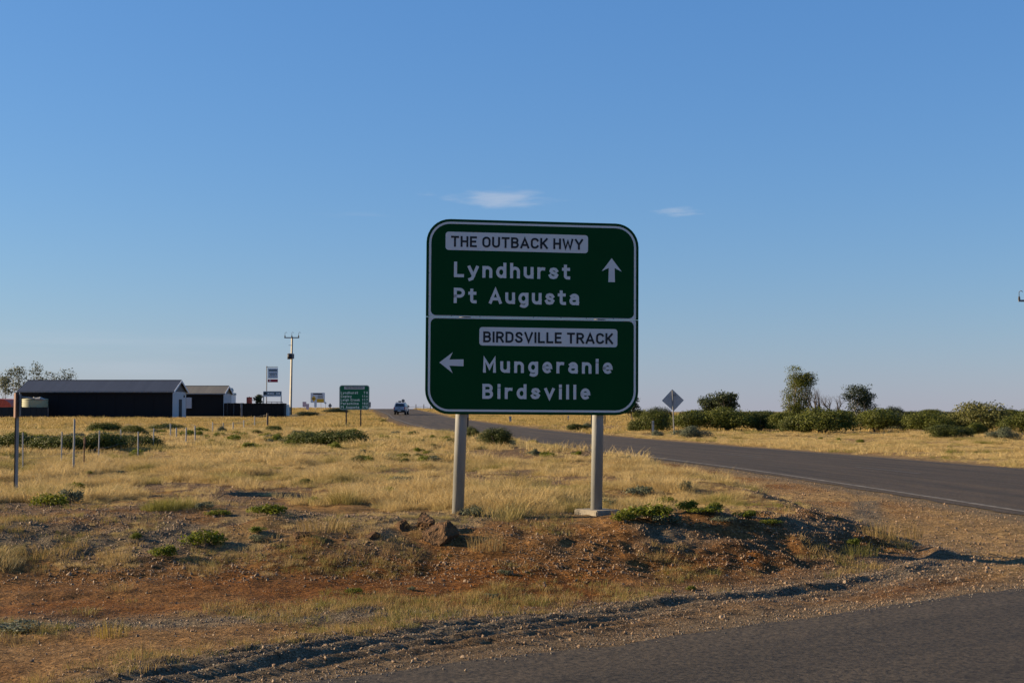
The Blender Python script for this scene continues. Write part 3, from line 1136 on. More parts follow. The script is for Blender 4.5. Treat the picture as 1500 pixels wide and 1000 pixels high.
def far_signs():
    M['sign_green2'] = mat('sign_green_far', (.002, .105, .045), .6, .06, 2.0)
    M['sign_letter2'] = mat('sign_letter_far', (.72, .78, .72), .5, .05, 3)
    M['sign_grey'] = mat('sign_plate_grey', (.45, .46, .46), .5, .05, 3)
    Y = 262.0

    def info(pn, w, h, z0):
        d = MB()
        flat(d, [(-.28 * w + a * w * .17, z0 + h * .40 + b * h * .30) for a, b in ((0, -1), (1, 0), (0, 1), (-1, 0))], -.02)
        d.build('diamond_symbol', M['sign_yellow'], pn)
        a = MB()
        flat(a, [(-.28 * w + p * w, z0 + h * .40 + q * h) for p, q in ((-.11, 0), (-.02, .10), (-.02, .045), (.09, .045), (.09, -.045), (-.02, -.045), (-.02, -.10))], -.035)
        a.build('arrow', M['sign_black'], pn)
        y = MB()
        flat(y, [(-.06 * w, z0 + .03 * h), (.43 * w, z0 + .03 * h), (.43 * w, z0 + .38 * h), (-.06 * w, z0 + .38 * h)], -.02)
        y.build('yellow_field', M['sign_yellow'], pn)
        t = MB()
        flat(t, [(-.32 * w, z0 + .82 * h), (.32 * w, z0 + .82 * h), (.32 * w, z0 + .94 * h), (-.32 * w, z0 + .94 * h)], -.02)
        for q in (.70, .58, .48):
            flat(t, [(-.0 * w, z0 + q * h), (.36 * w, z0 + q * h), (.36 * w, z0 + (q + .045) * h), (-.0 * w, z0 + (q + .045) * h)], -.02)
        t.build('lettering', M['sign_black'], pn)
    small_sign('information_board', 'pale board with yellow diamond and yellow field on thin posts far along the verge', 'sign', 455, 476, 575, 589.5, Y, M['board_grey'], (-.18, .22), M['galv'], extra=info)
    small_sign('small_sign', 'tiny pinkish square sign, the leftmost far along the verge', 'sign', 443.2, 448.8, 588.2, 595.8, Y, M['board_pink'], (0,), M['post_white'])
    small_sign('small_sign', 'tiny pinkish upright sign just right of the leftmost square one', 'sign', 448.4, 452.8, 591.2, 599.5, Y - 6, M['board_pink'], (0,), M['post_white'])
    small_sign('small_sign', 'tiny narrow grey plate hung below the pale board with yellow', 'sign', 460.2, 464.0, 588.5, 596.2, Y - 8, M['board_grey'], (0,), M['post_white'])
    small_sign('marker_sign', 'tiny pale diamond marker just right of the pale board with yellow', 'sign', 474.8, 478.6, 588, 592, Y, M['tank_white'], (0,), M['galv'], dia=True)
    small_sign('warning_sign', 'small dark diamond sign on a post left of the green distance sign', 'sign', 480.6, 486.4, 590.2, 597.6, Y - 20, M['galv_dark'], (0,), M['galv_dark'], dia=True)
    small_sign('marker_sign', 'small grey-green plate peeping out right of the green distance sign', 'sign', 540.2, 543.2, 588.6, 596.2, 250, M['galv_dark'], (0,), M['galv_dark'])
    # back of a diamond warning sign beyond the highway
    Yd = 84.0
    a, b, t = P(969.2, 586.5, Yd), P(1001.6, 586.0, Yd), P(984.6, 569.8, Yd)
    bo = P(986.5, 602.0, Yd)
    base = P(987.3, 628.5, Yd)
    root = empty('diamond_sign', (base.x, Yd, ground(base.x, Yd)))
    tag(root, 'back of a grey diamond road sign on a leaning post beyond the highway', 'road sign')
    o = Vector(root.location)
    mb = MB()
    pts = [(p - o) for p in (t, a, bo, b)]
    mb.add([(p.x, -.06, p.z) for p in pts] + [(p.x, -.055, p.z) for p in pts], [(0, 1, 2, 3), (7, 6, 5, 4), (0, 4, 5, 1), (1, 5, 6, 2), (2, 6, 7, 3), (3, 7, 4, 0)])
    mb.build('sign_panel', M['alu'], root)
    tp = pts[0]
    MB().tube([(0, -.10, -.3), (tp.x, -.10, tp.z - .06)], .035, 10).build('post', M['galv_dark'], root)
    MB().box(tp.x + .04, tp.x + .22, -.068, -.061, tp.z - .40, tp.z - .30).build('sticker', M['galv_dark'], root)
    for k in (.25, .75):
        MB().box(-.06 + tp.x * .8, .08 + tp.x * .8, -.078, -.063, tp.z - .3 - k * .6, tp.z - .25 - k * .6).build('bracket', M['galv_dark'], root)


def fuel_signs():
    Y = 205.0
    # price pylon
    b = P(390.3, 604, Y)
    root = empty('price_sign', (b.x, Y, ground(b.x, Y)))
    tag(root, 'tall thin pole with a pale price board and a red panel beneath it', 'sign')
    z = root.location.z

    def zz(py):
        return P(390, py, Y).z - z

    def xx(px):
        return P(px, 560, Y).x - b.x
    MB().tube([(0, 0, -.3), (0, 0, zz(536))], .07, 8).build('pole', M['galv_dark'], root)
    MB().tube([(-.1, 0, zz(537.4)), (xx(407), 0, zz(537.2))], .04, 6).build('top_arm', M['galv_dark'], root)
    pn = MB().box(xx(392.3), xx(407), -.06, .06, zz(554), zz(538.8)).build('price_board', M['board_grey'], root)
    t = MB()
    for y0, y1, x0, x1 in ((541.0, 543.6, 393.5, 406), (552.2, 552.9, 393.5, 406)):
        flat(t, [(xx(x0), zz(y1)), (xx(x1), zz(y1)), (xx(x1), zz(y0)), (xx(x0), zz(y0))], -.07)
    for k in range(4):
        x = 394.4 + k * 2.9
        for ya, yb, xa, xb in ((545.8, 546.6, 0, 2.1), (547.6, 548.3, 0, 2.1), (549.8, 550.6, 0, 2.1), (546.6, 549.8, 1.5, 2.1), (546.6, 549.8, 0, .55)):
            if k in (0, 3) and xa == 0 and xb < 1:
                continue
            flat(t, [(xx(x + xa), zz(yb)), (xx(x + xb), zz(yb)), (xx(x + xb), zz(ya)), (xx(x + xa), zz(ya))], -.075)
    t.build('lettering', M['board_teal'], pn)
    rp = MB().box(xx(392.3), xx(407), -.06, .06, zz(559.6), zz(555.2)).build('red_panel', M['board_red'], root)
    s = MB()
    flat(s, [(xx(394.4), zz(558.6)), (xx(397), zz(558.6)), (xx(397), zz(556.2)), (xx(394.4), zz(556.2))], -.07)
    s.build('emblem', M['board_pink'], rp)
    # teal board on two legs
    b2 = P(399.3, 604, Y - 4)
    root = empty('roadside_board', (b2.x, Y - 4, ground(b2.x, Y - 4)))
    tag(root, 'wide dark teal board on two legs below the price board', 'sign')
    z = root.location.z
    x0, x1 = P(385.6, 580, Y - 4).x - b2.x, P(412.3, 580, Y - 4).x - b2.x

    def zq(py):
        return P(390, py, Y - 4).z - z
    pn = MB().box(x0, x1, -.05, .05, zq(580.8), zq(572.8)).build('sign_panel', M['board_grey'], root)
    t = MB()

    def r_(u0, u1, p0, p1, y):
        a, c = x0 + (x1 - x0) * u0, x0 + (x1 - x0) * u1
        flat(t, [(a, zq(p1)), (c, zq(p1)), (c, zq(p0)), (a, zq(p0))], y)
    r_(.02, .98, 573.4, 578.6, -.06)
    t.build('teal_field', M['board_teal'], pn)
    t = MB()
    for u0, u1 in ((.24, .34), (.36, .42), (.44, .52), (.54, .60), (.72, .80), (.83, .92)):
        r_(u0, u1, 575.0, 577.2, -.07)
    r_(.35, .92, 579.3, 580.0, -.07)
    t.build('lettering', M['board_grey'], pn)
    t = MB()
    a = x0 + (x1 - x0) * .10
    flat(t, [(a, zq(578)), (a + .28, zq(576)), (a, zq(574)), (a - .28, zq(576))], -.07)
    t.build('emblem', M['plastic_black'], pn)
    for x in (x0 + .05, x1 - .05):
        MB().box(x - .06, x + .06, .06, .16, -.3, zq(573)).build('leg', M['galv'], root)


# ------------------------------------------------------------------ sheds and yard
def shed(name, label, xl, xr, y0, depth, eave, ridge, m_wall, m_roof, m_gable, over=.25, parts=None):
    cx = (xl + xr) / 2
    gz = ground(xr, y0) - .1
    root = empty(name, (cx, y0, gz))
    tag(root, label, 'shed')
    L2 = (xr - xl) / 2
    e, r = eave - gz, ridge - gz
    MB().box(-L2, L2, 0, .12, -.4, e).build('front_wall', m_wall, root)
    MB().box(-L2, L2, depth - .12, depth, -.4, e).build('back_wall', m_wall, root)
    for s, mg in ((-1, m_wall), (1, m_gable)):
        x0, x1 = (s * L2 - .12 * (s > 0), s * L2 + .12 * (s < 0))
        MB().prism([(.125, -.4), (depth - .125, -.4), (depth - .125, e), (.125, e)], x0 + .002, x1 - .002, 'x').build('end_wall', mg, root)
        MB().prism([(.0, e + .002), (depth, e + .002), (depth / 2, r - .03)], x0, x1, 'x').build('gable', m_roof if s > 0 else m_wall, root)
    th = .09
    rf = MB()
    sl = (r - e) / (depth / 2)
    for s in (0, 1):
        def yy(t):
            return t if s == 0 else depth - t
        a = [(yy(-over), e - sl * over + .03), (yy(depth / 2), r + .03), (yy(depth / 2), r + .03 + th), (yy(-over), e - sl * over + .03 + th)]
        rf.prism(a, -L2 - over, L2 + over, 'x')
    rf = rf.build('roof', m_roof, root)
    # ribs of the sheeting and ridge cap
    mb = MB()
    mb.tube([(-L2 - over, depth / 2, r + .12), (L2 + over, depth / 2, r + .12)], .07, 6)
    mb.build('ridge_cap', m_roof, rf)
    MB().box(-L2 - over, L2 + over, -over - .12, -over, e - sl * over - .04, e - sl * over + .10).build('gutter', M['galv_dark'], rf)
    for s in (-1, 1):
        x0 = s * (L2 + over)
        pr = MB()
        for q in (0, 1):
            def yy(t):
                return t if q == 0 else depth - t
            pr.prism([(yy(-over), e - sl * over - .12), (yy(depth / 2), r - .10), (yy(depth / 2), r + .14), (yy(-over), e - sl * over + .13)], x0 + s * .002, x0 + s * .05, 'x')
        pr.build('barge_board', M['board_grey'] if s > 0 else m_roof, rf)
    return root, L2, e, r


def yard():
    # long dark shed
    Y = 178.0
    xl, xr = P(29, 590, Y).x, P(252.5, 590, Y).x
    ez = P(250, 573.2, Y).z
    rz = P(262, 558.2, Y + 3.8).z
    root, L2, e, r = shed('long_shed', 'long dark shed with a low pitched dark roof and pale end wall', xl, xr, Y, 7.6, ez, rz, M['shed_dark'], M['shed_roof'], M['pale_wall'])
    MB().box(L2 - .002, L2 + .03, 3.5, 5.1, -.2, 2.45).build('door', M['dark_void'], root)
    MB().box(L2 - .002, L2 + .10, 6.1, 6.4, 2.7, 3.0).build('wall_lamp', M['plastic_black'], root)
    for k in range(1, 8):                      # wall sheets meet at cover strips
        x = -L2 + 2 * L2 * k / 8
        MB().box(x - .04, x + .04, -.025, -.001, -.3, e - .3).build('cover_strip', M['shed_dark'], root)
    # beige roofed shed
    Y2 = 200.0
    xl2, xr2 = P(258, 590, Y2).x, P(327.2, 590, Y2).x
    root, L2, e, r = shed('beige_shed', 'shorter dark walled shed with a beige metal roof behind the long shed', xl2, xr2, Y2, 5.6, P(320, 576.2, Y2).z, P(328, 566.4, Y2 + 2.8).z, M['shed_dark'], M['beige_roof'], M['pale_wall'])
    xa, xb = P(272, 590, Y2).x - root.location.x, P(281.2, 590, Y2).x - root.location.x
    za, zb = P(272, 597.8, Y2).z - root.location.z, P(272, 582, Y2).z - root.location.z
    MB().box(xa, xb, -.35, -.002, za, zb).build('wall_cabinet', M['pale_wall'], root)
    # pale little lean-to behind it
    xl3, xr3 = P(326, 590, 212).x, P(337, 590, 212).x
    g3 = ground(xl3, 212)
    b3 = empty('pale_annex', ((xl3 + xr3) / 2, 212, g3))
    tag(b3, 'small pale stepped annex peeping out right of the beige roofed shed', 'shed')
    w = (xr3 - xl3) / 2
    z1, z2 = P(330, 572, 212).z - g3, P(330, 578, 212).z - g3
    MB().box(-w, w * .45, 0, 4, -.3, z1).build('wall', M['board_grey'], b3)
    MB().box(w * .45 + .005, w * 1.15, .3, 4, -.3, z2).build('side_wall', M['board_grey'], b3)
    MB().prism([(-w - .1, z1 + .005), (w * .6, z1 + .005), (w * .3, z1 + .45), (-w - .1, z1 + .45)], -.1, 4.1).build('roof', M['galv'], b3)
    MB().prism([(w * .62, z2 + .005), (w * 1.3, z2 + .005), (w * 1.2, z2 + .3), (w * .62, z2 + .3)], .2, 4.1).build('side_roof', M['galv'], b3)

    def sheet_fence(name, label, px0, px1, ptop, Yf, m, sheets):
        a, b = P(px0, 600, Yf), P(px1, 600, Yf)
        g = min(ground(a.x, Yf), ground(b.x, Yf))
        o = empty(name, ((a.x + b.x) / 2, Yf, g))
        tag(o, label, 'fence')
        h = P(px0, ptop, Yf).z - g
        w = b.x - a.x
        n = sheets
        for k in range(n):
            x0, x1 = -w / 2 + w * k / n + .01, -w / 2 + w * (k + 1) / n - .01
            poly = []
            m_ = 9
            for i in range(m_ + 1):
                poly.append((x0 + (x1 - x0) * i / m_, .03 * (i % 2)))
            poly += [(x1, .06), (x0, .06)]
            MB().prism(poly, -.3, h + .02 * (k % 2), 'z').build('sheet', m, o)
        for k in range(0, n + 1, 2):
            x = -w / 2 + w * k / n
            MB().box(x - .04, x + .04, .065, .14, -.3, h - .05).build('post', M['galv_dark'], o)
        return o
    sheet_fence('sheet_fence', 'dark sheet metal fence in front of the cream water tank', -14, 70, 596.2, 174, M['teal_fence'], 10)
    sheet_fence('sheet_fence', 'low dark sheet metal fence right of the beige roofed shed', 328, 357, 590.2, 199, M['shed_dark'], 6)
    # long dark container with rails
    Yc = 188.0
    a, b = P(354, 600, Yc), P(415.2, 600, Yc)
    g = ground(a.x, Yc)
    o = empty('storage_container', ((a.x + b.x) / 2, Yc, g))
    tag(o, 'long low black container with a top rail below the teal board', 'container')
    w, h = (b.x - a.x) / 2, P(380, 590.5, Yc).z - g
    body = []
    n = 44
    for i in range(n + 1):
        body.append((-w + 2 * w * i / n, .07 * (i % 2)))
    MB().prism(body + [(w, 2.4), (-w, 2.4)], -.1, h - .12, 'z').build('wall', M['hull_dark'], o)
    MB().box(-w - .05, w + .05, -.05, 2.45, h - .119, h).build('roof', M['hull_dark'], o, bevel=.03)
    for s in (-1, 1):
        MB().box(s * w - .12, s * w + .12, -.09, .09, -.1, h + .02).build('corner_post', M['hull_dark'] if s > 0 else M['galv_dark'], o)
    x0 = P(390, 590, Yc).x - o.location.x
    rail = MB().tube([(x0, .1, h + .2), (w - .15, .1, h + .16)], .035, 6)
    for k in range(4):
        x = x0 + (w - .15 - x0) * k / 3
        rail.tube([(x, .1, h - .02), (x, .1, h + .2)], .03, 6)
    rail.build('rail', M['plastic_black'], o)

    def tank(name, label, px0, px1, ptop, pbot, Yt, m, ribs, lid=True):
        a, b = P(px0, 600, Yt), P(px1, 600, Yt)
        cx, rr = (a.x + b.x) / 2, (b.x - a.x) / 2
        g = ground(cx, Yt)
        z0, z1 = (P(px0, pbot, Yt).z if pbot else g - .1), P(px0, ptop, Yt).z
        o = empty(name, (cx, Yt, min(g, z0)))
        tag(o, label, 'tank')
        z0 -= o.location.z
        z1 -= o.location.z
        pts, rad = [], []
        for i in range(ribs * 2 + 1):
            pts.append((0, 0, z0 + (z1 - z0) * i / (ribs * 2)))
            rad.append(rr * (1 if i % 2 else .975))
        MB().tube(pts, rad, 28).build('wall', m, o, smooth=True)
        if lid:
            MB().tube([(0, 0, z1 + .003), (0, 0, z1 + .10), (0, 0, z1 + rr * .16)], [rr * 1.02, rr * .98, rr * .15], 28).build('lid', m, o, smooth=True)
            MB().tube([(0, 0, z1 + rr * .14), (0, 0, z1 + rr * .14 + .12)], rr * .16, 12).build('hatch', M['galv_dark'], o)
        return o
    tank('water_tank', 'cream corrugated water tank in front of the long dark shed', 32.8, 70, 585.2, None, 175.9, M['tank_cream'], 8)
    tank('water_tank', 'faded red upright drum tank above the dark container', 361, 369.3, 582.5, None, 203, M['red_paint'], 5)
    tank('water_tank', 'small pale grey tank at the foot of the tall power pole', 415.8, 424.2, 593.6, None, 204, M['tank_white'], 5)
    # arched red roof and blue tarp, far left
    Yb = 190.0
    c = P(-4, 600, Yb)
    g = ground(c.x, Yb)
    o = empty('arched_shelter', (c.x, Yb, g))
    tag(o, 'dark red arched shelter with a blue tarp end at the left edge', 'shelter')
    zt = P(0, 583.5, Yb).z - g
    rr = P(17, 600, Yb).x - c.x
    zs = zt - 1.25
    pol = [(rr * math.cos(R(a)), zs + (zt - zs) * math.sin(R(a))) for a in range(0, 181, 12)]
    MB().prism(pol, 0, 5).build('arched_roof', M['red_paint'], o)
    MB().box(-rr, rr, .1, 4.9, -.2, zs - .004).build('wall', M['teal_fence'], o)
    MB().prism([(rr * .35, zt - .02), (rr * 1.35, zt - .02), (rr * 1.35, zt - .85), (rr * 1.0, zt - .85)], 5.1, 5.3).build('tarp', M['blue_tarp'], o)


# ------------------------------------------------------------------ poles, posts, fences
def power_pole(name, label, bx, Y, ztop, trans=True, arm=2.0, lean=0.0, ins=None):
    g = ground(bx, Y)
    root = empty(name, (bx, Y, g))
    tag(root, label, 'power pole')
    h = ztop - g
    cs = MB()

    def lx(z):
        return lean * z
    # concrete web between two steel channels
    for z0, z1, w0, w1 in ((-.3, h, .34, .20),):
        cs.add([(lx(z0) - w0 / 2, -.10, z0), (lx(z0) + w0 / 2, -.10, z0), (lx(z0) + w0 / 2, .10, z0), (lx(z0) - w0 / 2, .10, z0),
                (lx(z1) - w1 / 2, -.10, z1), (lx(z1) + w1 / 2, -.10, z1), (lx(z1) + w1 / 2, .10, z1), (lx(z1) - w1 / 2, .10, z1)],
               [(0, 1, 5, 4), (1, 2, 6, 5), (2, 3, 7, 6), (3, 0, 4, 7), (0, 3, 2, 1), (4, 5, 6, 7)])
    cs = MB().tube([(lx(-.3), 0, -.3), (lx(h), 0, h)], [.20, .125], 4)
    cs.build('shaft', M['pole_concrete'], root)
    for s in (1,):
        e = MB()
        for z0, z1, w0, w1 in ((-.3, h + .05, .34, .20),):
            e.add([(lx(z) + s * (w / 2 + .002) + k, y, z) for z, w in ((z0, w0), (z1, w1)) for k, y in ((0, -.06), (s * .05, -.06), (s * .05, .06), (0, .06))],
                  [(0, 1, 5, 4), (1, 2, 6, 5), (2, 3, 7, 6), (3, 0, 4, 7), (0, 3, 2, 1), (4, 5, 6, 7)])
        e.build('steel_channel', M['galv_dark'], root)
    za = h - .1
    xa = lx(za)
    arm_o = MB().box(xa - arm / 2, xa + arm / 2, -.19, -.11, za - .09, za + .07).build('cross_arm', M['galv_dark'], root)
    for k in (-1, 0, 1):
        x = xa + k * arm * .46
        MB().tube([(x, -.15, za + .071), (x, -.15, za + .30), (x, -.15, za + .36), (x, -.15, za + .70)], [.10, .08, .03, .025], 8).build('insulator', M['plastic_black'], arm_o)
        MB().tube([(x, -.15, za + .705), (x + .14, -.15, za + .82), (x + .30, -.15, za + .72)], .03, 6).build('insulator_hook', M['galv_dark'], arm_o)
    if trans:
        zt = h - 2.95
        x = lx(zt)
        t = MB().tube([(x - .22, -.45, zt - .42), (x - .22, -.45, zt + .38)], .34, 16).build('transformer', M['plastic_black'], root, smooth=True)
        MB().tube([(x - .22, -.45, zt + .383), (x - .22, -.45, zt + .46)], [.36, .2], 16).build('lid', M['galv_dark'], t)
        MB().box(x - .5, x + .3, -.30, -.11, zt - .1, zt + .0).build('bracket', M['galv_dark'], root)
        MB().box(x + .14, x + .42, -.4, -.105, zt - .35, zt + .4).build('fuse_box', M['galv_dark'], root)
        zs = h - 1.25
        MB().tube([(lx(zs) - .45, -.13, zs), (lx(zs), -.13, zs)], .03, 6).build('side_bracket', M['galv_dark'], root)
        MB().box(lx(1.2) - .24, lx(1.2) + .24, -.14, -.108, -.2, 1.2).build('base_guard', M['plastic_black'], root)


def star_post(root, x, y, h, lean, m, w=.035, cap=None):
    z = ground(x, y)
    o = root.location
    p0 = Vector((x - o.x, y - o.y, z - .3 - o.z))
    p1 = Vector((x - o.x + lean, y - o.y, z + h - o.z))
    ob = MB().tube([p0, p1], w, 6).build('post', m, root)
    if cap:
        MB().tube([p1 + Vector((0, 0, -.10)), p1 + Vector((0, 0, .025))], w * 1.45, 8).build('cap', cap, ob)
    return p1


def fences():
    # wire fence crossing the grass on the left
    bases = [(34, 692, 633), (90, 682, 632), (144, 671, 630), (177.5, 661, 628.5), (202, 672, 632), (224, 659, 627), (250.2, 643, 620), (258.2, 642, 626), (272, 647, 626), (286, 646, 623)]
    pts = []
    a = G(*bases[0][:2])
    root = empty('wire_fence', a)
    tag(root, 'pale thin posts strung with wire across the dry grass at left', 'fence')
    hts = []
    for k, (px, pb, pt_) in enumerate(bases):
        g = G(px, pb)
        h = P(px, pt_, g.y).z - g.z
        pts.append(star_post(root, g.x, g.y, h, .02 * (k % 3 - 1), M['post_white'], 0.95 * g.y / FPX))
        hts.append(h)
    order = [0, 1, 2, 3, 5, 6]
    for fr in (.35, .9):
        mb = MB()
        for i, j in zip(order[:-1], order[1:]):
            p, q = pts[i].copy(), pts[j].copy()
            p.z -= hts[i] * (1 - fr)
            q.z -= hts[j] * (1 - fr)
            mb.tube([p, (p + q) / 2 - Vector((0, 0, .03)), q], .0022, 4)
        mb.build('wire', M['galv_dark'], root)
    # single posts
    g = G(107.4, 693)
    o = empty('steel_post', g)
    tag(o, 'tallest bright steel post standing alone among the thin white fence posts', 'post')
    star_post(o, g.x, g.y, P(107.4, 613.5, g.y).z - g.z, .01, M['galv'], 1.5 * g.y / FPX)
    g = G(122, 688)
    o = empty('steel_post', g)
    tag(o, 'short dark steel post with an orange cap left among the white posts', 'post')
    star_post(o, g.x, g.y, P(122, 642, g.y).z - g.z, .02, M['rust'], 1.0 * g.y / FPX, M['board_brown'])
    # yard fence in front of the container
    g0 = G(312, 637)
    root = empty('yard_fence', g0)
    tag(root, 'low pale mesh fence posts ending at a dark post before the container', 'fence')
    tops = []
    for px, pb, pt_, m, w in ((311.5, 636, 618, 'post_white', .05), (327, 634, 619, 'galv', .04), (341.5, 634, 618, 'galv', .04), (357, 629, 615, 'post_white', .06), (373, 624, 609, 'galv', .05), (391.7, 624.5, 605, 'wood', .10)):
        g = G(px, pb)
        tops.append(star_post(root, g.x, g.y, P(px, pt_, g.y).z - g.z, 0, M[m], (1.5 if m == 'wood' else .8) * g.y / FPX))
    mb = MB()
    for p, q in zip(tops[:-1], tops[1:]):
        for dz in (.1, .55):
            mb.tube([p - Vector((0, 0, dz)), q - Vector((0, 0, dz))], .006, 4)
    mb.build('wire', M['galv_dark'], root)
    # far fence right of the crest
    Yf = 272.0
    g0 = P(609.5, 600, Yf)
    root = empty('boundary_fence', (g0.x, Yf, ground(g0.x, Yf)))
    tag(root, 'dark wire fence on the skyline between the pickup and the large sign', 'fence')
    tops = []
    for px in (597.5, 609.3, 620.8, 630.5, 634.6, 641):
        x = P(px, 600, Yf).x
        tops.append(star_post(root, x, Yf, 1.05 if px < 630 else .75, 0, M['post_dark'], .07))
    mb = MB()
    for p, q in zip(tops[:-1], tops[1:]):
        mb.tube([p - Vector((0, 0, .5)), q - Vector((0, 0, .45))], .025, 4)
    mb.build('wire', M['post_dark'], root)


def left_pole():
    """channel post at the left edge with a plate seen edge-on and an arm"""
    g = G(23.5, 727)
    root = empty('edge_on_sign', g)
    tag(root, 'dark steel post at left edge carrying a sign seen edge-on and a thin arm', 'road sign')
    Y = g.y
    mpp = Y / FPX
    top = P(26.2, 574.5, Y) - g

    def at(py):
        t = (727 - py) / (727 - 574.5)
        return Vector((top.x * t, 0, top.z * t))
    a, b = at(727), at(575)
    sx = Matrix(((1, 0, top.x / top.z), (0, 1, 0), (0, 0, 1)))
    mb = MB()
    w = 1.9 * mpp
    for x0, x1, y0, y1 in ((-w, w, -.006, .006), (-w - .004, -w + .008, -.035, -.007), (w - .008, w + .004, -.035, -.007)):
        mb.box(x0, x1, y0, y1, -.3, top.z, sx)
    mb.build('post', M['post_dark'], root)
    MB().box(w - .02, w + .02, -.036 - .006, -.037, .02, top.z * .92, sx).build('sunlit_flange', M['galv'], root)  # paler steel strip paints the sunlight on the channel's inner flange
    # panel edge-on, its face towards the sun
    p0, p1 = at(611.5), at(575.5)
    turn = Matrix.Rotation(math.atan2(-g.x, g.y) + .02, 3, 'Z')
    pn = MB().box(-.012, .012, -.62, .62, p0.z, p1.z, turn @ sx, (-.03, 0, 0)).build('sign_panel', M['board_brown'], root)
    MB().box(-.012, .012, -.30, -.07, p0.z + .02, p1.z - .02, turn @ sx, (.03, 0, 0)).build('backing_rail', M['galv'], root)
    # thin arm and its pale end
    q0, q1, q2 = at(581), P(52, 584.0, Y) - g, P(66.5, 585.2, Y) - g
    MB().tube([q0, (q0 + q1) / 2 + Vector((0, 0, .004)), q1], .010, 6).build('arm', M['galv'], root)
    MB().tube([q1, (q1 * .5 + q2 * .5) + Vector((0, 0, .008)), q2], [.014, .026, .010], 8).build('lamp_head', M['post_white'], root)


def guide_post(label, px, pb, pt_, m, w, refl=None, lean=0.0):
    g = G(px, pb)
    root = empty('guide_post', g)
    tag(root, label, 'guide post')
    h = P(px, pt_, g.y).z - g.z
    wd = w * g.y / FPX / 2
    sx = Matrix(((1, 0, lean), (0, 1, 0), (0, 0, 1)))
    MB().box(-wd, wd, -.02, .02, -.3, h, sx).build('post', M[m], root, bevel=.006)
    MB().box(-wd * .7, wd * .7, -.027, -.0205, h - .22, h - .10, sx).build('reflector', M[refl or 'galv_dark'], root)


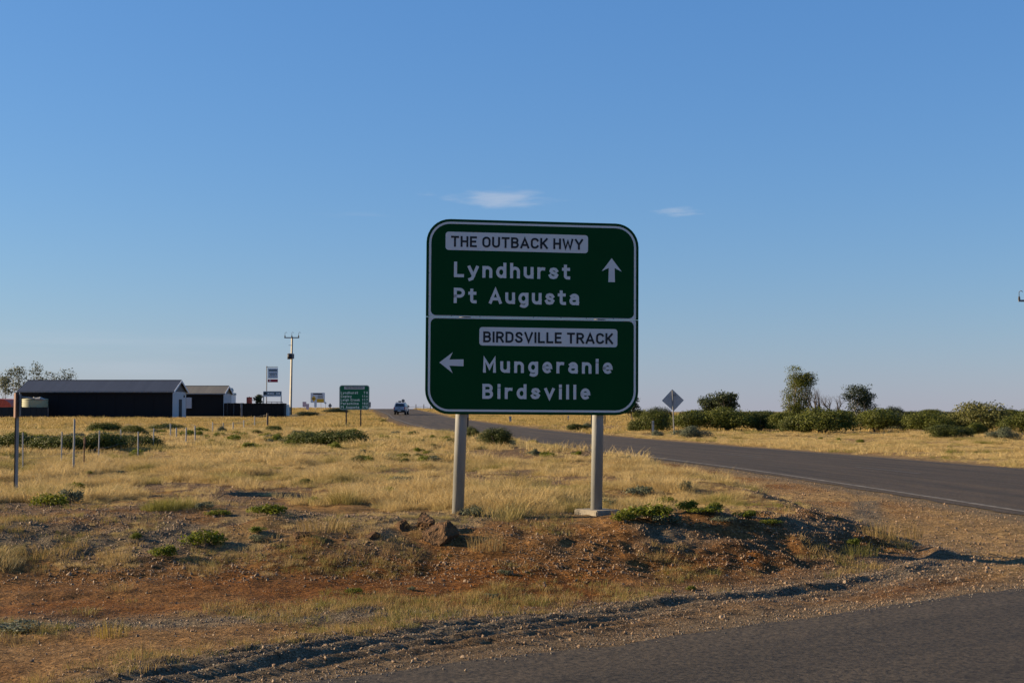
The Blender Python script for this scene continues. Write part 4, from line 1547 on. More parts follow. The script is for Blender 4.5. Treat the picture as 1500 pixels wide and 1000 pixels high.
# ------------------------------------------------------------------ pickup
def pickup():
    Y = 221.0
    c = P(588.2, 609.6, Y)
    x = c.x
    z = float(base_z(x, Y)) + .035
    root = empty('pickup', (x, Y, z), R(-2.6))
    tag(root, 'pale blue-grey pickup with roof gear driving away on the highway', 'pickup')
    # x right, y forward (away), rear bumper at y = -2.6
    body = [(-2.55, .50), (-2.62, .78), (-2.60, 1.16), (-.35, 1.18), (1.05, 1.12), (2.05, 1.02), (2.50, .90), (2.58, .55)]
    bd = MB().prism(body, -.90, .90, 'x')
    bd = bd.build('body', M['car_paint'], root, bevel=.05)
    # double cab with canopy line tapering inward
    lo = [(-2.52, 1.16), (1.05, 1.10)]
    cab = MB()
    prof = [(-2.50, 1.17), (-2.20, 1.76), (.35, 1.80), (1.15, 1.12)]
    v = []
    for s in (-1, 1):
        for (y, zz) in prof:
            w = .86 - (.17 if zz > 1.5 else 0)
            v.append((s * w, y, zz))
    cab.add(v, [(0, 1, 2, 3), (7, 6, 5, 4), (0, 4, 5, 1), (1, 5, 6, 2), (2, 6, 7, 3), (3, 7, 4, 0)])
    cab.build('cab', M['car_paint'], root, bevel=.05)
    gl = MB()
    gl.add([(-.70, -2.478, 1.24), (.70, -2.478, 1.24), (.60, -2.262, 1.68), (-.60, -2.262, 1.68)], [(0, 1, 2, 3)])
    gl.build('rear_window', M['glass_dark'], root)
    for s in (-1, 1):
        for y0, y1, t0, t1 in ((-2.15, -1.0, -2.05, -1.0), (-.92, -.05, -.92, -.10), (.03, .80, .0, .32)):
            m = MB()
            m.add([(s * .872, y0, 1.24), (s * .872, y1, 1.24), (s * .745, t1, 1.66), (s * .745, t0, 1.66)], [(0, 1, 2, 3)])
            m.build('side_window', M['glass_dark'], root)
    tg = MB().box(-.74, .74, -2.66, -2.632, .74, 1.12).build('tailgate', M['car_paint'], root, bevel=.01)
    MB().box(-.12, .12, -2.70, -2.662, .98, 1.05).build('handle', M['plastic_black'], tg)
    MB().box(-.86, .86, -2.80, -2.64, .42, .66).build('rear_bumper', M['plastic_black'], root, bevel=.03)
    MB().box(-.26, .26, -2.825, -2.803, .50, .62).build('number_plate', M['lamp_white'], root)
    MB().box(-.80, .80, 2.50, 2.68, .42, .75).build('front_bumper', M['plastic_black'], root, bevel=.03)
    for s in (-1, 1):
        MB().box(s * .83 - .075, s * .83 + .075, -2.665, -2.60, .80, 1.13).build('tail_light', M['lamp_red'], root, bevel=.01)
        MB().box(s * .70 - .14, s * .70 + .14, 2.50, 2.585, .80, .95).build('headlight', M['lamp_white'], root)
        mr = MB().box(s * 1.04 - .10, s * 1.04 + .10, .60, .70, 1.16, 1.36).build('mirror', M['plastic_black'], root, bevel=.02)
        MB().box(s * .92 - .06, s * .92 + .06, .63, .67, 1.20, 1.24).build('mirror_arm', M['plastic_black'], mr)
        for y in (-1.62, 1.62):
            t = MB().tube([(s * .66, y, .37), (s * .93, y, .37)], .375, 22).build('wheel', M['tyre'], root, smooth=True)
            MB().tube([(s * .932, y, .37), (s * .945, y, .37)], .23, 16).build('rim', M['rim'], t)
            MB().box(s * .88 - .05, s * .88 + .06, y - .48, y + .48, .74, .80).build('wheel_arch', M['plastic_black'], bd)
    MB().box(-.80, .80, -2.3, 2.3, .32, .499).build('chassis', M['plastic_black'], root)
    # gear on the roof
    rk = MB()
    for y in (-1.7, -.4):
        rk.box(-.70, .70, y - .03, y + .03, 1.84, 1.89)
        for s in (-1, 1):
            rk.box(s * .62 - .03, s * .62 + .03, y - .04, y + .04, 1.76, 1.839)
    rk.build('roof_rack', M['plastic_black'], root)
    MB().box(-.28, .12, -1.9, -1.2, 1.895, 2.10).build('roof_box', M['galv_dark'], root, bevel=.03)
    MB().tube([(.44, -1.72, 2.12), (.44, -1.50, 2.12)], .235, 18).build('spare_tyre', M['tyre'], root, smooth=True)
    MB().tube([(.44, -1.735, 2.12), (.44, -1.725, 2.12)], .12, 14).build('spare_rim', M['rim'], root)


# ------------------------------------------------------------------ plants
def leaf_cloud(r, centers, radii, n, size, lean=.5, flatten=.75):
    """leaf faces spread over and through a set of lobes"""
    centers, radii = np.asarray(centers), np.asarray(radii)
    w = radii ** 2
    k = r.choice(len(radii), n, p=w / w.sum())
    d = r.normal(size=(n, 3))
    d /= np.linalg.norm(d, axis=1)[:, None]
    d[:, 2] = np.where(d[:, 2] < -.35, -d[:, 2], d[:, 2])
    rad = radii[k] * (1 - .55 * r.random(n) ** 2.2) * (1 + .12 * r.normal(size=n))
    p = centers[k] + d * rad[:, None] * np.array([1, 1, flatten])
    up = d + lean * r.normal(size=(n, 3))
    a = np.cross(up, r.normal(size=(n, 3)))
    a /= np.linalg.norm(a, axis=1)[:, None] + 1e-9
    b = np.cross(up, a)
    b /= np.linalg.norm(b, axis=1)[:, None] + 1e-9
    s = size * (.6 + .8 * r.random(n))[:, None]
    v = np.stack([p - a * s * .5, p + b * s * .28, p + a * s * .5, p - b * s * .28], 1).reshape(-1, 3)
    return v, np.arange(4 * n).reshape(n, 4)


def bush_lobes(r, n, rx, rz, spread=.75):
    c, q = [], []
    for i in range(n):
        a, t = r.random() * 2 * math.pi, math.sqrt(r.random()) * spread
        x, y = math.cos(a) * t * rx, math.sin(a) * t * rx * .8
        rr = (.30 + .30 * r.random()) * min(rx, rz * 1.1)
        top = rz * math.sqrt(max(.05, 1 - t * t)) * (.75 + .35 * r.random())
        c.append((x, y, max(rr * .45, top - rr * .72)))
        q.append(rr)
        if top > rr * 1.7:
            c.append((x * 1.05, y * 1.05, rr * .5))
            q.append(rr * .95)
    return np.array(c), np.array(q)


def make_bush_meshes():
    out = {}
    for key, mt, n, shape, size, count in (('round', 'leaf_mid', 9, (1, 1), .060, 11000), ('olive', 'leaf_olive', 10, (1, 1), .060, 11000), ('olive2', 'leaf_olive', 14, (1, .9), .057, 12000),
                                           ('dark', 'leaf_dark', 8, (1, 1), .065, 9000), ('grey', 'leaf_grey', 8, (1, .9), .06, 8500), ('shrub', 'leaf_shrub', 22, (1, .8), .06, 10000), ('mid2', 'leaf_mid', 13, (1, 1.05), .06, 11500),
                                           ('weed', 'leaf_weed', 12, (1, .7), .13, 900), ('weed2', 'leaf_grey', 10, (1, .8), .13, 900), ('gum', 'leaf_gum', 16, (1, 1), .065, 8500)):
        for var in range(2):
            r = np.random.default_rng(abs(hash_of(key)) + var * 31)
            c, q = bush_lobes(r, n, *shape)
            v, f = leaf_cloud(r, c, q, count, size)
            v[:, 2] = np.maximum(v[:, 2], .0)
            hi = np.percentile(v[:, 2], 99.3)
            wi = np.percentile(np.abs(v[:, 0]), 98.5)
            v = v / np.array([wi, wi, hi])
            fm = array_mesh('foliage', v, f, M[mt])
            st = MB()
            for i in range(6):
                a = r.random() * 6.28
                t = .35 + .3 * r.random()
                st.tube([(0, 0, -.1), (math.cos(a) * t * .4, math.sin(a) * t * .4, .28), (math.cos(a) * t, math.sin(a) * t, .62)], [.045, .03, .012], 5)
            sm = bpy.data.meshes.new('stem')
            sm.from_pydata(st.v, [], st.f)
            sm.materials.append(M['bark'])
            out[key, var] = (fm, sm)
    return out


def hash_of(s):
    h = 7
    for ch in s:
        h = (h * 31 + ord(ch)) % 100003
    return h


BUSH = {}


def bush(name, label, cat, px, pb, wpx, ptop, key, var=0, rz=None, Y=None, group=None):
    if Y:
        c = P(px, pb, Y)
        c.z = ground(c.x, Y)
        g = c
    else:
        g = G(px, pb)
    Yc = g.y
    rx = wpx / 2 * Yc / FPX
    y2 = Yc + rx * .55
    x2 = P(px, pb, y2).x
    gz = ground(x2, y2)
    h = P(px, ptop, y2).z - gz
    root = empty(name, (x2, y2, gz), rz if rz is not None else random.Random(int(px * 7 + pb)).uniform(-.6, .6))
    tag(root, label, cat, group)
    fm, sm = BUSH[key, var]
    for nm, me in (('foliage', fm), ('stem', sm)):
        o = link(nm, me, root)
        o.scale = (rx, rx * .9, h)
    return root


def grow_tree(r, h, trunk_h, spread, levels, rad, lean=(0, 0), up=.5, kids=(3, 4)):
    """tapering limbs; gives tubes and the tips that carry leaves"""
    mb, tips = MB(), []

    def limb(p, d, l, rd, lev):
        pts, rads = [p], [rd]
        q = p
        for i in range(3):
            d = (d + Vector(r.normal(size=3)) * .16 + Vector((0, 0, .05 * up))).normalized()
            q = q + d * l / 3
            pts.append(q)
            rads.append(rd * (1 - .18 * (i + 1)))
        mb.tube(pts, rads, 7 if lev == 0 else 5)
        if lev >= levels:
            tips.append((pts[-1], d))
            tips.append((pts[2], d))
            return
        for k in range(int(r.integers(kids[0], kids[1] + 1))):
            a = 2 * math.pi * (k + r.random() * .8) / kids[1]
            t = Vector((math.cos(a), math.sin(a), 0)) * spread + Vector((0, 0, up + .35 * r.random()))
            nd = (d * .55 + t).normalized()
            limb(pts[-1] if k else pts[-1], nd, l * (.62 + .25 * r.random()), rads[-1] * .68, lev + 1)
            if lev and r.random() < .35:
                limb(pts[2], (nd + Vector(r.normal(size=3)) * .5).normalized(), l * .5, rads[-1] * .5, lev + 1)
    limb(Vector((0, 0, -.15)), Vector((lean[0], lean[1], 1)).normalized(), trunk_h, rad, 0)
    return mb, tips


def tree(name, label, px, pb, ptop, wpx, Y, mt, seed, bark='bark', levels=3, leaves=2600, lsize=.16, clump=.30, spread=.8, up=.5, trunk=.28, bare=False, lean=(0, 0), group=None, lob=.55):
    r = np.random.default_rng(seed)
    g = P(px, pb, Y)
    g.z = ground(g.x, Y)
    h = P(px, ptop, Y).z - g.z
    wd = wpx * Y / FPX
    mb, tips = grow_tree(r, h, trunk, spread, levels, .035 if not bare else .15, lean, up)
    tp = np.array([t[0] for t in tips])
    hi = tp[:, 2].max() - (.0 if bare else clump * .06)
    wi = np.abs(tp[:, 0] - tp[:, 0].mean()).max() + (0 if bare else clump * .06)
    S = Vector((wd / 2 / wi, wd / 2 / wi * .9, h / hi))
    root = empty(name, g)
    tag(root, label, 'tree', group)
    mb.v = [(p[0] * S.x, p[1] * S.y, p[2] * S.z) for p in mb.v]
    mb.build('trunk', M[bark], root)
    if not bare:
        c = tp * np.array(S)
        rad = np.full(len(c), clump * h * lob) * (.55 + .8 * r.random(len(c)))
        v, f = leaf_cloud(r, c, rad, leaves, lsize, .8, .7)
        link('crown', array_mesh('crown', v, f, M[mt]), root)
    return root


def vegetation():
    BUSH.update(make_bush_meshes())
    B = 'scrub bushes beyond the highway'
    rows = [
        ('bush', 'small green bush left of the white guide post beyond the highway', 930, 634, 22, 616, 'olive', 0, None),
        ('bush', 'wide olive bush just behind the white guide post beyond the highway', 958, 634, 50, 600.5, 'olive2', 0, None),
        ('bush', 'olive bush directly behind the post of the diamond sign', 1008, 631, 66, 602, 'olive', 1, None),
        ('bush', 'pale grey-green low bush at the foot of the diamond sign', 1010, 642.5, 52, 624, 'grey', 0, None),
        ('bush', 'tiny grey tuft bush beside the foot of the white guide post', 963, 640, 16, 630, 'grey', 1, None),
        ('bush', 'large bright olive round bush right of the diamond sign', 1066, 631.5, 66, 597.5, 'olive2', 1, None),
        ('bush', 'dark shadowed bush right of the large bright olive round one', 1113, 631, 56, 603, 'mid2', 0, None),
        ('bush', 'green bush below and left of the tall gum tree', 1146, 632, 46, 604, 'olive', 0, None),
        ('bush', 'small low bush left of the broad bush under the dead tree', 1166, 634, 40, 612, 'mid2', 1, None),
        ('bush', 'broadest olive bush below the bare dead tree', 1206, 635, 96, 598, 'olive2', 0, None),
        ('bush', 'dense green bush below the round dark tree', 1282, 633, 84, 599.5, 'olive', 1, None),
        ('bush', 'pale soft bush right of the dense bush below the round dark tree', 1322, 632, 44, 606, 'grey', 1, None),
        ('bush', 'rounded green bush left of the spiky topped bush', 1358, 633, 62, 603.5, 'olive2', 1, None),
        ('bush', 'spiky topped large bush towards the right edge', 1440, 634, 84, 590, 'gum', 0, None),
        ('bush', 'low green bush at the left foot of the spiky topped bush', 1406, 633, 44, 603, 'mid2', 0, None),
        ('bush', 'dark front bush standing out in the straw grass at right', 1390, 644, 64, 622, 'round', 0, None),
        ('bush', 'small front bush nearest the right edge in the straw grass', 1469, 645.5, 44, 626, 'grey', 0, None),
        ('bush', 'light green bush cut by the right edge of the picture', 1500, 637, 56, 602, 'olive', 1, None),
        ('bush', 'low light bush between the two front bushes at right', 1428, 638, 30, 619, 'olive', 0, None),
        ('bush', 'small dark bush on the straw bank seen below the large sign', 846, 630.5, 26, 620.5, 'mid2', 1, None),
        ('bush', 'little grey bush beside the right post below the large sign', 862, 628, 14, 619, 'grey', 1, None),
    ]
    for nm, lab, px, pb, w, pt_, key, var, Y in rows:
        bush(nm, lab, 'bush', px, pb, w * 1.14, pt_, key, var, None, Y, B)
    for k, (px, w, pt_, key, lab) in enumerate((
            (966, 34, 596.5, 'dark', 'dark flat canopy bush peeping over the scrub left of the diamond sign'),
            (1130, 60, 602.5, 'mid2', 'low distant bush on the skyline left of the tall gum tree'),
            (1308, 30, 595.5, 'dark', 'small distant dark bush right of the round dark tree'),
            (1344, 50, 602.5, 'mid2', 'low distant bush on the skyline behind the rounded green bush'),
            (1392, 46, 603, 'dark', 'low distant dark bush left of the spiky topped bush'),
            (1025, 40, 600.5, 'mid2', 'distant bush on the skyline right of the diamond sign'))):
        bush('bush', lab, 'bush', px, 612, w, pt_, key, k % 2, None, 150, 'distant bushes on the skyline')
    rb = random.Random(4)
    NTH = 'first second third fourth fifth sixth seventh eighth ninth tenth eleventh twelfth thirteenth fourteenth fifteenth last'.split()
    for k in range(16):
        px = 940 + 36 * k + rb.uniform(-9, 9)
        bush('bush', 'low far scrub bush on the right skyline, %s in its row from the left' % NTH[k], 'bush', px, 612, rb.uniform(26, 52), rb.uniform(597.5, 604), ('olive', 'mid2', 'olive2')[k % 3], k % 2, None, rb.uniform(165, 210), 'far scrub on the right skyline')
    # trees beyond the scrub
    tree('gum_tree', 'tall loose olive gum tree rising above the scrub', 1172, 612, 553, 50, 125, 'leaf_olive', 5, levels=3, leaves=13000, lsize=.11, clump=.25, spread=.55, up=.75, trunk=.10, lob=.62)
    tree('dead_tree', 'bare dead grey tree right of the tall gum tree', 1200, 612, 567, 36, 128, None, 8, bark='post_dark', levels=4, spread=.6, up=.75, bare=True)
    tree('dead_tree', 'lower bare dead tree between the gum and the round dark tree', 1222, 612, 576, 44, 130, None, 12, bark='post_dark', levels=4, spread=.9, up=.45, bare=True)
    tree('dark_tree', 'round dark tree with pale limbs right of the dead trees', 1262, 612, 569.5, 54, 126, 'leaf_dark', 14, bark='bark_pale', levels=3, leaves=6000, lsize=.13, clump=.24, spread=1.1, up=.5, trunk=.14, lob=.6)
    tree('dark_tree', 'dark domed tree behind the large bright olive bush', 1074, 612, 580, 46, 135, 'leaf_dark', 19, levels=3, leaves=3600, lsize=.18, clump=.36, spread=.95, up=.5)
    tree('dark_tree', 'lower dark tree touching the domed one on its left', 1045, 612, 584.5, 32, 138, 'leaf_dark', 23, levels=3, leaves=3000, lsize=.18, clump=.40, spread=1.0, up=.4)
    tree('dark_tree', 'dark tree half hidden by the right edge of the large sign', 927, 612, 583, 26, 130, 'leaf_dark', 29, levels=3, leaves=2400, lsize=.18, clump=.36, spread=.9, up=.5)
    # left of the picture, beyond the sheds
    L = 'gum trees behind the long shed'
    tree('gum_tree', 'leafy gum tree left of the long shed roof', 28, 612, 541, 34, 205, 'leaf_grey', 33, levels=3, leaves=900, lsize=.26, clump=.26, spread=.7, up=.7, group=L)
    tree('gum_tree', 'thin gum tree cut by the left edge of the picture', 5, 612, 552, 26, 210, 'leaf_grey', 37, levels=3, leaves=700, lsize=.30, clump=.24, spread=.7, up=.7, group=L)
    tree('gum_tree', 'tallest wispy gum top above the left end of the long shed', 54, 612, 536, 24, 215, 'leaf_grey', 43, levels=3, leaves=420, lsize=.26, clump=.20, spread=.6, up=.9, group=L)
    tree('gum_tree', 'low wispy gum top above the long shed between two taller ones', 73, 612, 547.5, 26, 212, 'leaf_grey', 47, levels=3, leaves=420, lsize=.26, clump=.2, spread=.8, up=.6, group=L)
    tree('gum_tree', 'rightmost wispy gum top above the long shed roof', 97, 612, 542, 34, 214, 'leaf_grey', 53, levels=3, leaves=700, lsize=.26, clump=.2, spread=.75, up=.7, group=L)
    tree('small_conifer', 'tiny dark pointed tree behind the black container', 379.5, 606, 581, 9, 214, 'leaf_dark', 59, levels=2, leaves=700, lsize=.25, clump=.3, spread=.4, up=.9)
    # shrubs in the near grass
    S = 'green shrubs in the dry grass'
    for lab, px, pb, w, pt_, key, var in (
            ('long low dark green shrub in front of the distance sign, left half', 446, 653, 84, 632.5, 'shrub', 0),
            ('long low dark green shrub in front of the distance sign, right half', 500, 654.5, 84, 629.5, 'shrub', 1),
            ('round grey-green bush between the two posts of the large sign', 726, 656, 50, 627, 'mid2', 0),
            ('dark little bush just right of the left post of the large sign', 691, 643, 24, 625, 'mid2', 1),
            ('tiny bush below right of the round one between the sign posts', 783, 669, 20, 657, 'grey', 0),
            ('small round bush beside the dark yard fence post', 402, 634.5, 24, 623, 'shrub', 1),
            ('small grey bush among the yard fence posts', 326, 636, 14, 624, 'grey', 1),
            ('low green shrub at the left edge behind the wire fence', 18, 661, 78, 634, 'shrub', 0),
            ('low dark shrub behind the first white fence posts', 82, 663, 84, 637, 'shrub', 1),
            ('low dark shrub behind the middle white fence posts', 140, 661, 86, 634, 'shrub', 0),
            ('low dark shrub behind the right-hand white fence posts', 200, 659, 80, 637, 'shrub', 1),
            ('upper green shrub nearest the long shed wall', 156, 637, 54, 618.5, 'shrub', 1),
            ('upper dark shrub below the pale end wall of the long shed', 240, 634, 66, 620.5, 'shrub', 0),
            ('upper pale shrub left of the one below the pale end wall', 196, 640, 46, 623, 'olive', 0),
            ('dark low shrub at the feet of the tall power pole', 448, 610, 36, 602.5, 'dark', 0),
            ('dark low shrub left of the green distance sign', 492, 604.5, 36, 597.6, 'dark', 1),
            ('tiny dark shrub on the verge behind the pickup', 561, 618, 9, 614.5, 'shrub', 0)):
        bush('shrub', lab, 'shrub', px, pb, w, pt_, key, var, None, None, S)
    W = 'green weeds on the bare dirt'
    for lab, px, pb, w, pt_, key, var in (
            ('bright green weed patch right of the left edge-on sign post', 75, 742, 62, 722, 'weed', 0),
            ('grey-green weed touching the bright patch at left', 104, 738, 36, 716, 'weed2', 0),
            ('dark green weed above the bright patch at left', 112, 718, 30, 706, 'weed', 1),
            ('largest bright green weed on the stony slope at left', 302, 806, 66, 776, 'weed', 0),
            ('bright green weed lower left of the largest one', 239, 820, 36, 798, 'weed', 1),
            ('small bright weed upper left of the largest one', 200, 793, 18, 779, 'weed', 0),
            ('dark green weed strip below the shadowed hollow', 395, 753, 56, 738, 'weed', 1),
            ('dark weed left of the strip below the shadowed hollow', 322, 756, 40, 746, 'weed', 0),
            ('green weed alone in the grass left of the sign', 570, 730, 34, 713, 'weed', 0),
            ('dark green weed at the foot of the left sign post', 695, 757, 36, 740, 'weed2', 1),
            ('dark green weed right of the concrete footing', 893, 745, 26, 730, 'weed2', 0),
            ('bright green weed clump right of the concrete footing', 948, 765, 72, 738, 'weed', 1),
            ('green weed in front of the bright clump by the footing', 915, 766, 36, 747, 'weed', 0),
            ('tall grey-green weed on top of the mound right of the sign', 1004, 722, 22, 703, 'weed2', 1),
            ('green weed on the mound just below the tall grey-green one', 1006, 748, 30, 732, 'weed', 1),
            ('small bright weed further right on the mound crest', 1048, 747, 28, 735, 'weed', 0),
            ('rightmost low weed on the mound crest', 1092, 759, 34, 747, 'weed', 1),
            ('low dark weed just below the bright clump by the footing', 975, 768, 48, 752, 'weed2', 0),
            ('low green weed midway along the mound crest right of the sign', 1030, 757, 52, 742, 'weed', 1),
            ('low dull weed on the slope under the mound crest', 1062, 768, 46, 756, 'weed2', 1),
            ('sprawling green weed left of the tall grey-green one on the mound', 976, 744, 44, 727, 'weed', 0),
            ('low weed at the far right slope of the mound crest', 1128, 770, 44, 760, 'weed', 0),
            ('dull weed in the grass above the mound crest right of the sign', 940, 728, 50, 711, 'weed2', 1),
            ('small dark green weed alone on the dirt below the sign', 740, 844, 22, 833, 'weed2', 0),
            ('tiny green weed left of the others at the gravel edge', 520, 870, 28, 860, 'weed', 0),
            ('tiny dark weed between the two others at the gravel edge', 604, 866, 14, 858, 'weed2', 1),
            ('tiny grey weed right of the others at the gravel edge', 720, 875, 22, 868, 'weed2', 0),
            ('dark spreading weed at the left edge near the bottom', 28, 929, 110, 911, 'weed2', 1),
            ('tiny bright weed above the windrow right of centre', 1013, 865, 16, 857, 'weed', 0),
            ('small weed at the far right end of the mound', 1250, 800, 18, 788, 'weed', 1)):
        bush('weed', lab, 'weed', px, pb, w, pt_, key, var, None, None, W)


def tuft_mesh(name, r, n, rad, h, w, m, lean=.35, seg=2):
    """a clump of blades"""
    a = r.random(n) * 6.283
    t = np.sqrt(r.random(n)) * rad
    x, y = np.cos(a) * t, np.sin(a) * t
    ln = lean * (.3 + r.random(n))
    da = a + r.normal(size=n) * .9
    dx, dy = np.cos(da) * ln, np.sin(da) * ln
    hh = h * (.45 + .6 * r.random(n)) * (1 - .35 * (t / rad) ** 2)
    sa = r.random(n) * 6.283
    sx, sy = np.cos(sa) * w / 2, np.sin(sa) * w / 2
    z0 = np.zeros(n) - .02
    v = np.stack([np.stack([x - sx, y - sy, z0], 1), np.stack([x + sx, y + sy, z0], 1),
                  np.stack([x + dx * hh * .45 + sx * .8, y + dy * hh * .45 + sy * .8, hh * .62], 1), np.stack([x + dx * hh * .45 - sx * .8, y + dy * hh * .45 - sy * .8, hh * .62], 1),
                  np.stack([x + dx * hh * 1.15 + sx * .25, y + dy * hh * 1.15 + sy * .25, hh], 1), np.stack([x + dx * hh * 1.15 - sx * .25, y + dy * hh * 1.15 - sy * .25, hh], 1)], 1).reshape(-1, 3)
    i = np.arange(n)[:, None] * 6
    q = np.concatenate([i + np.array([[0, 1, 2, 3]]), i + np.array([[3, 2, 4, 5]])])
    return array_mesh(name, v, q, m)


def scatter(name, label, cat, pts, scl, meshes, seed=1, tilt=.0, rot_all=False, zs=None):
    """points carrying instances of a few small meshes, read as one mass"""
    r = np.random.default_rng(seed)
    me = bpy.data.meshes.new(name)
    n = len(pts)
    me.vertices.add(n)
    me.vertices.foreach_set('co', np.asarray(pts, np.float32).ravel())
    sc = np.stack([scl, scl, scl * (zs if zs is not None else 1)], 1)
    a = me.attributes.new('isc', 'FLOAT_VECTOR', 'POINT')
    a.data.foreach_set('vector', sc.astype(np.float32).ravel())
    rot = np.zeros((n, 3))
    rot[:, 2] = r.random(n) * 6.283
    rot[:, :2] = r.random((n, 2)) * 6.283 if rot_all else r.normal(size=(n, 2)) * tilt
    a = me.attributes.new('irot', 'FLOAT_VECTOR', 'POINT')
    a.data.foreach_set('vector', rot.astype(np.float32).ravel())
    a = me.attributes.new('iid', 'INT', 'POINT')
    a.data.foreach_set('value', r.integers(0, len(meshes), n).astype(np.int32))
    o = link(name, me)
    tag(o, label, cat, kind='stuff')
    src = bpy.data.collections.new(name + '_kinds')
    for k, m in enumerate(meshes):
        ob = bpy.data.objects.new('%s_kind_%02d' % (name, k), m)
        src.objects.link(ob)
    ng = bpy.data.node_groups.new(name + '_scatter', 'GeometryNodeTree')
    ng.interface.new_socket('Geometry', in_out='INPUT', socket_type='NodeSocketGeometry')
    ng.interface.new_socket('Geometry', in_out='OUTPUT', socket_type='NodeSocketGeometry')
    N, L = ng.nodes, ng.links
    gi, go = N.new('NodeGroupInput'), N.new('NodeGroupOutput')
    ip = N.new('GeometryNodeInstanceOnPoints')
    ci = N.new('GeometryNodeCollectionInfo')
    ci.inputs['Collection'].default_value = src
    ci.inputs['Separate Children'].default_value = True
    ci.inputs['Reset Children'].default_value = True
    L.new(gi.outputs[0], ip.inputs['Points'])
    L.new(ci.outputs[0], ip.inputs['Instance'])
    ip.inputs['Pick Instance'].default_value = True

    def named(nm, tp):
        x = N.new('GeometryNodeInputNamedAttribute')
        x.data_type = tp
        x.inputs['Name'].default_value = nm
        return x.outputs['Attribute']
    L.new(named('iid', 'INT'), ip.inputs['Instance Index'])
    L.new(named('irot', 'FLOAT_VECTOR'), ip.inputs['Rotation'])
    L.new(named('isc', 'FLOAT_VECTOR'), ip.inputs['Scale'])
    L.new(ip.outputs[0], go.inputs[0])
    md = o.modifiers.new('scatter', 'NODES')
    md.node_group = ng
    return o


def wedge(r, n, y0, y1, margin=1.5):
    """random places across the view between two distances, even per area"""
    y = np.sqrt(r.random(n) * (y1 ** 2 - y0 ** 2) + y0 ** 2)
    half = y * .385 + margin
    x = (r.random(n) * 2 - 1) * half
    return x, y


def keep_clear(x, y):
    ok = np.ones(len(x), bool)
    # nothing grows through the sheds and yard
    ok &= ~((y > 172) & (y < 220) & (x < -27))
    return ok


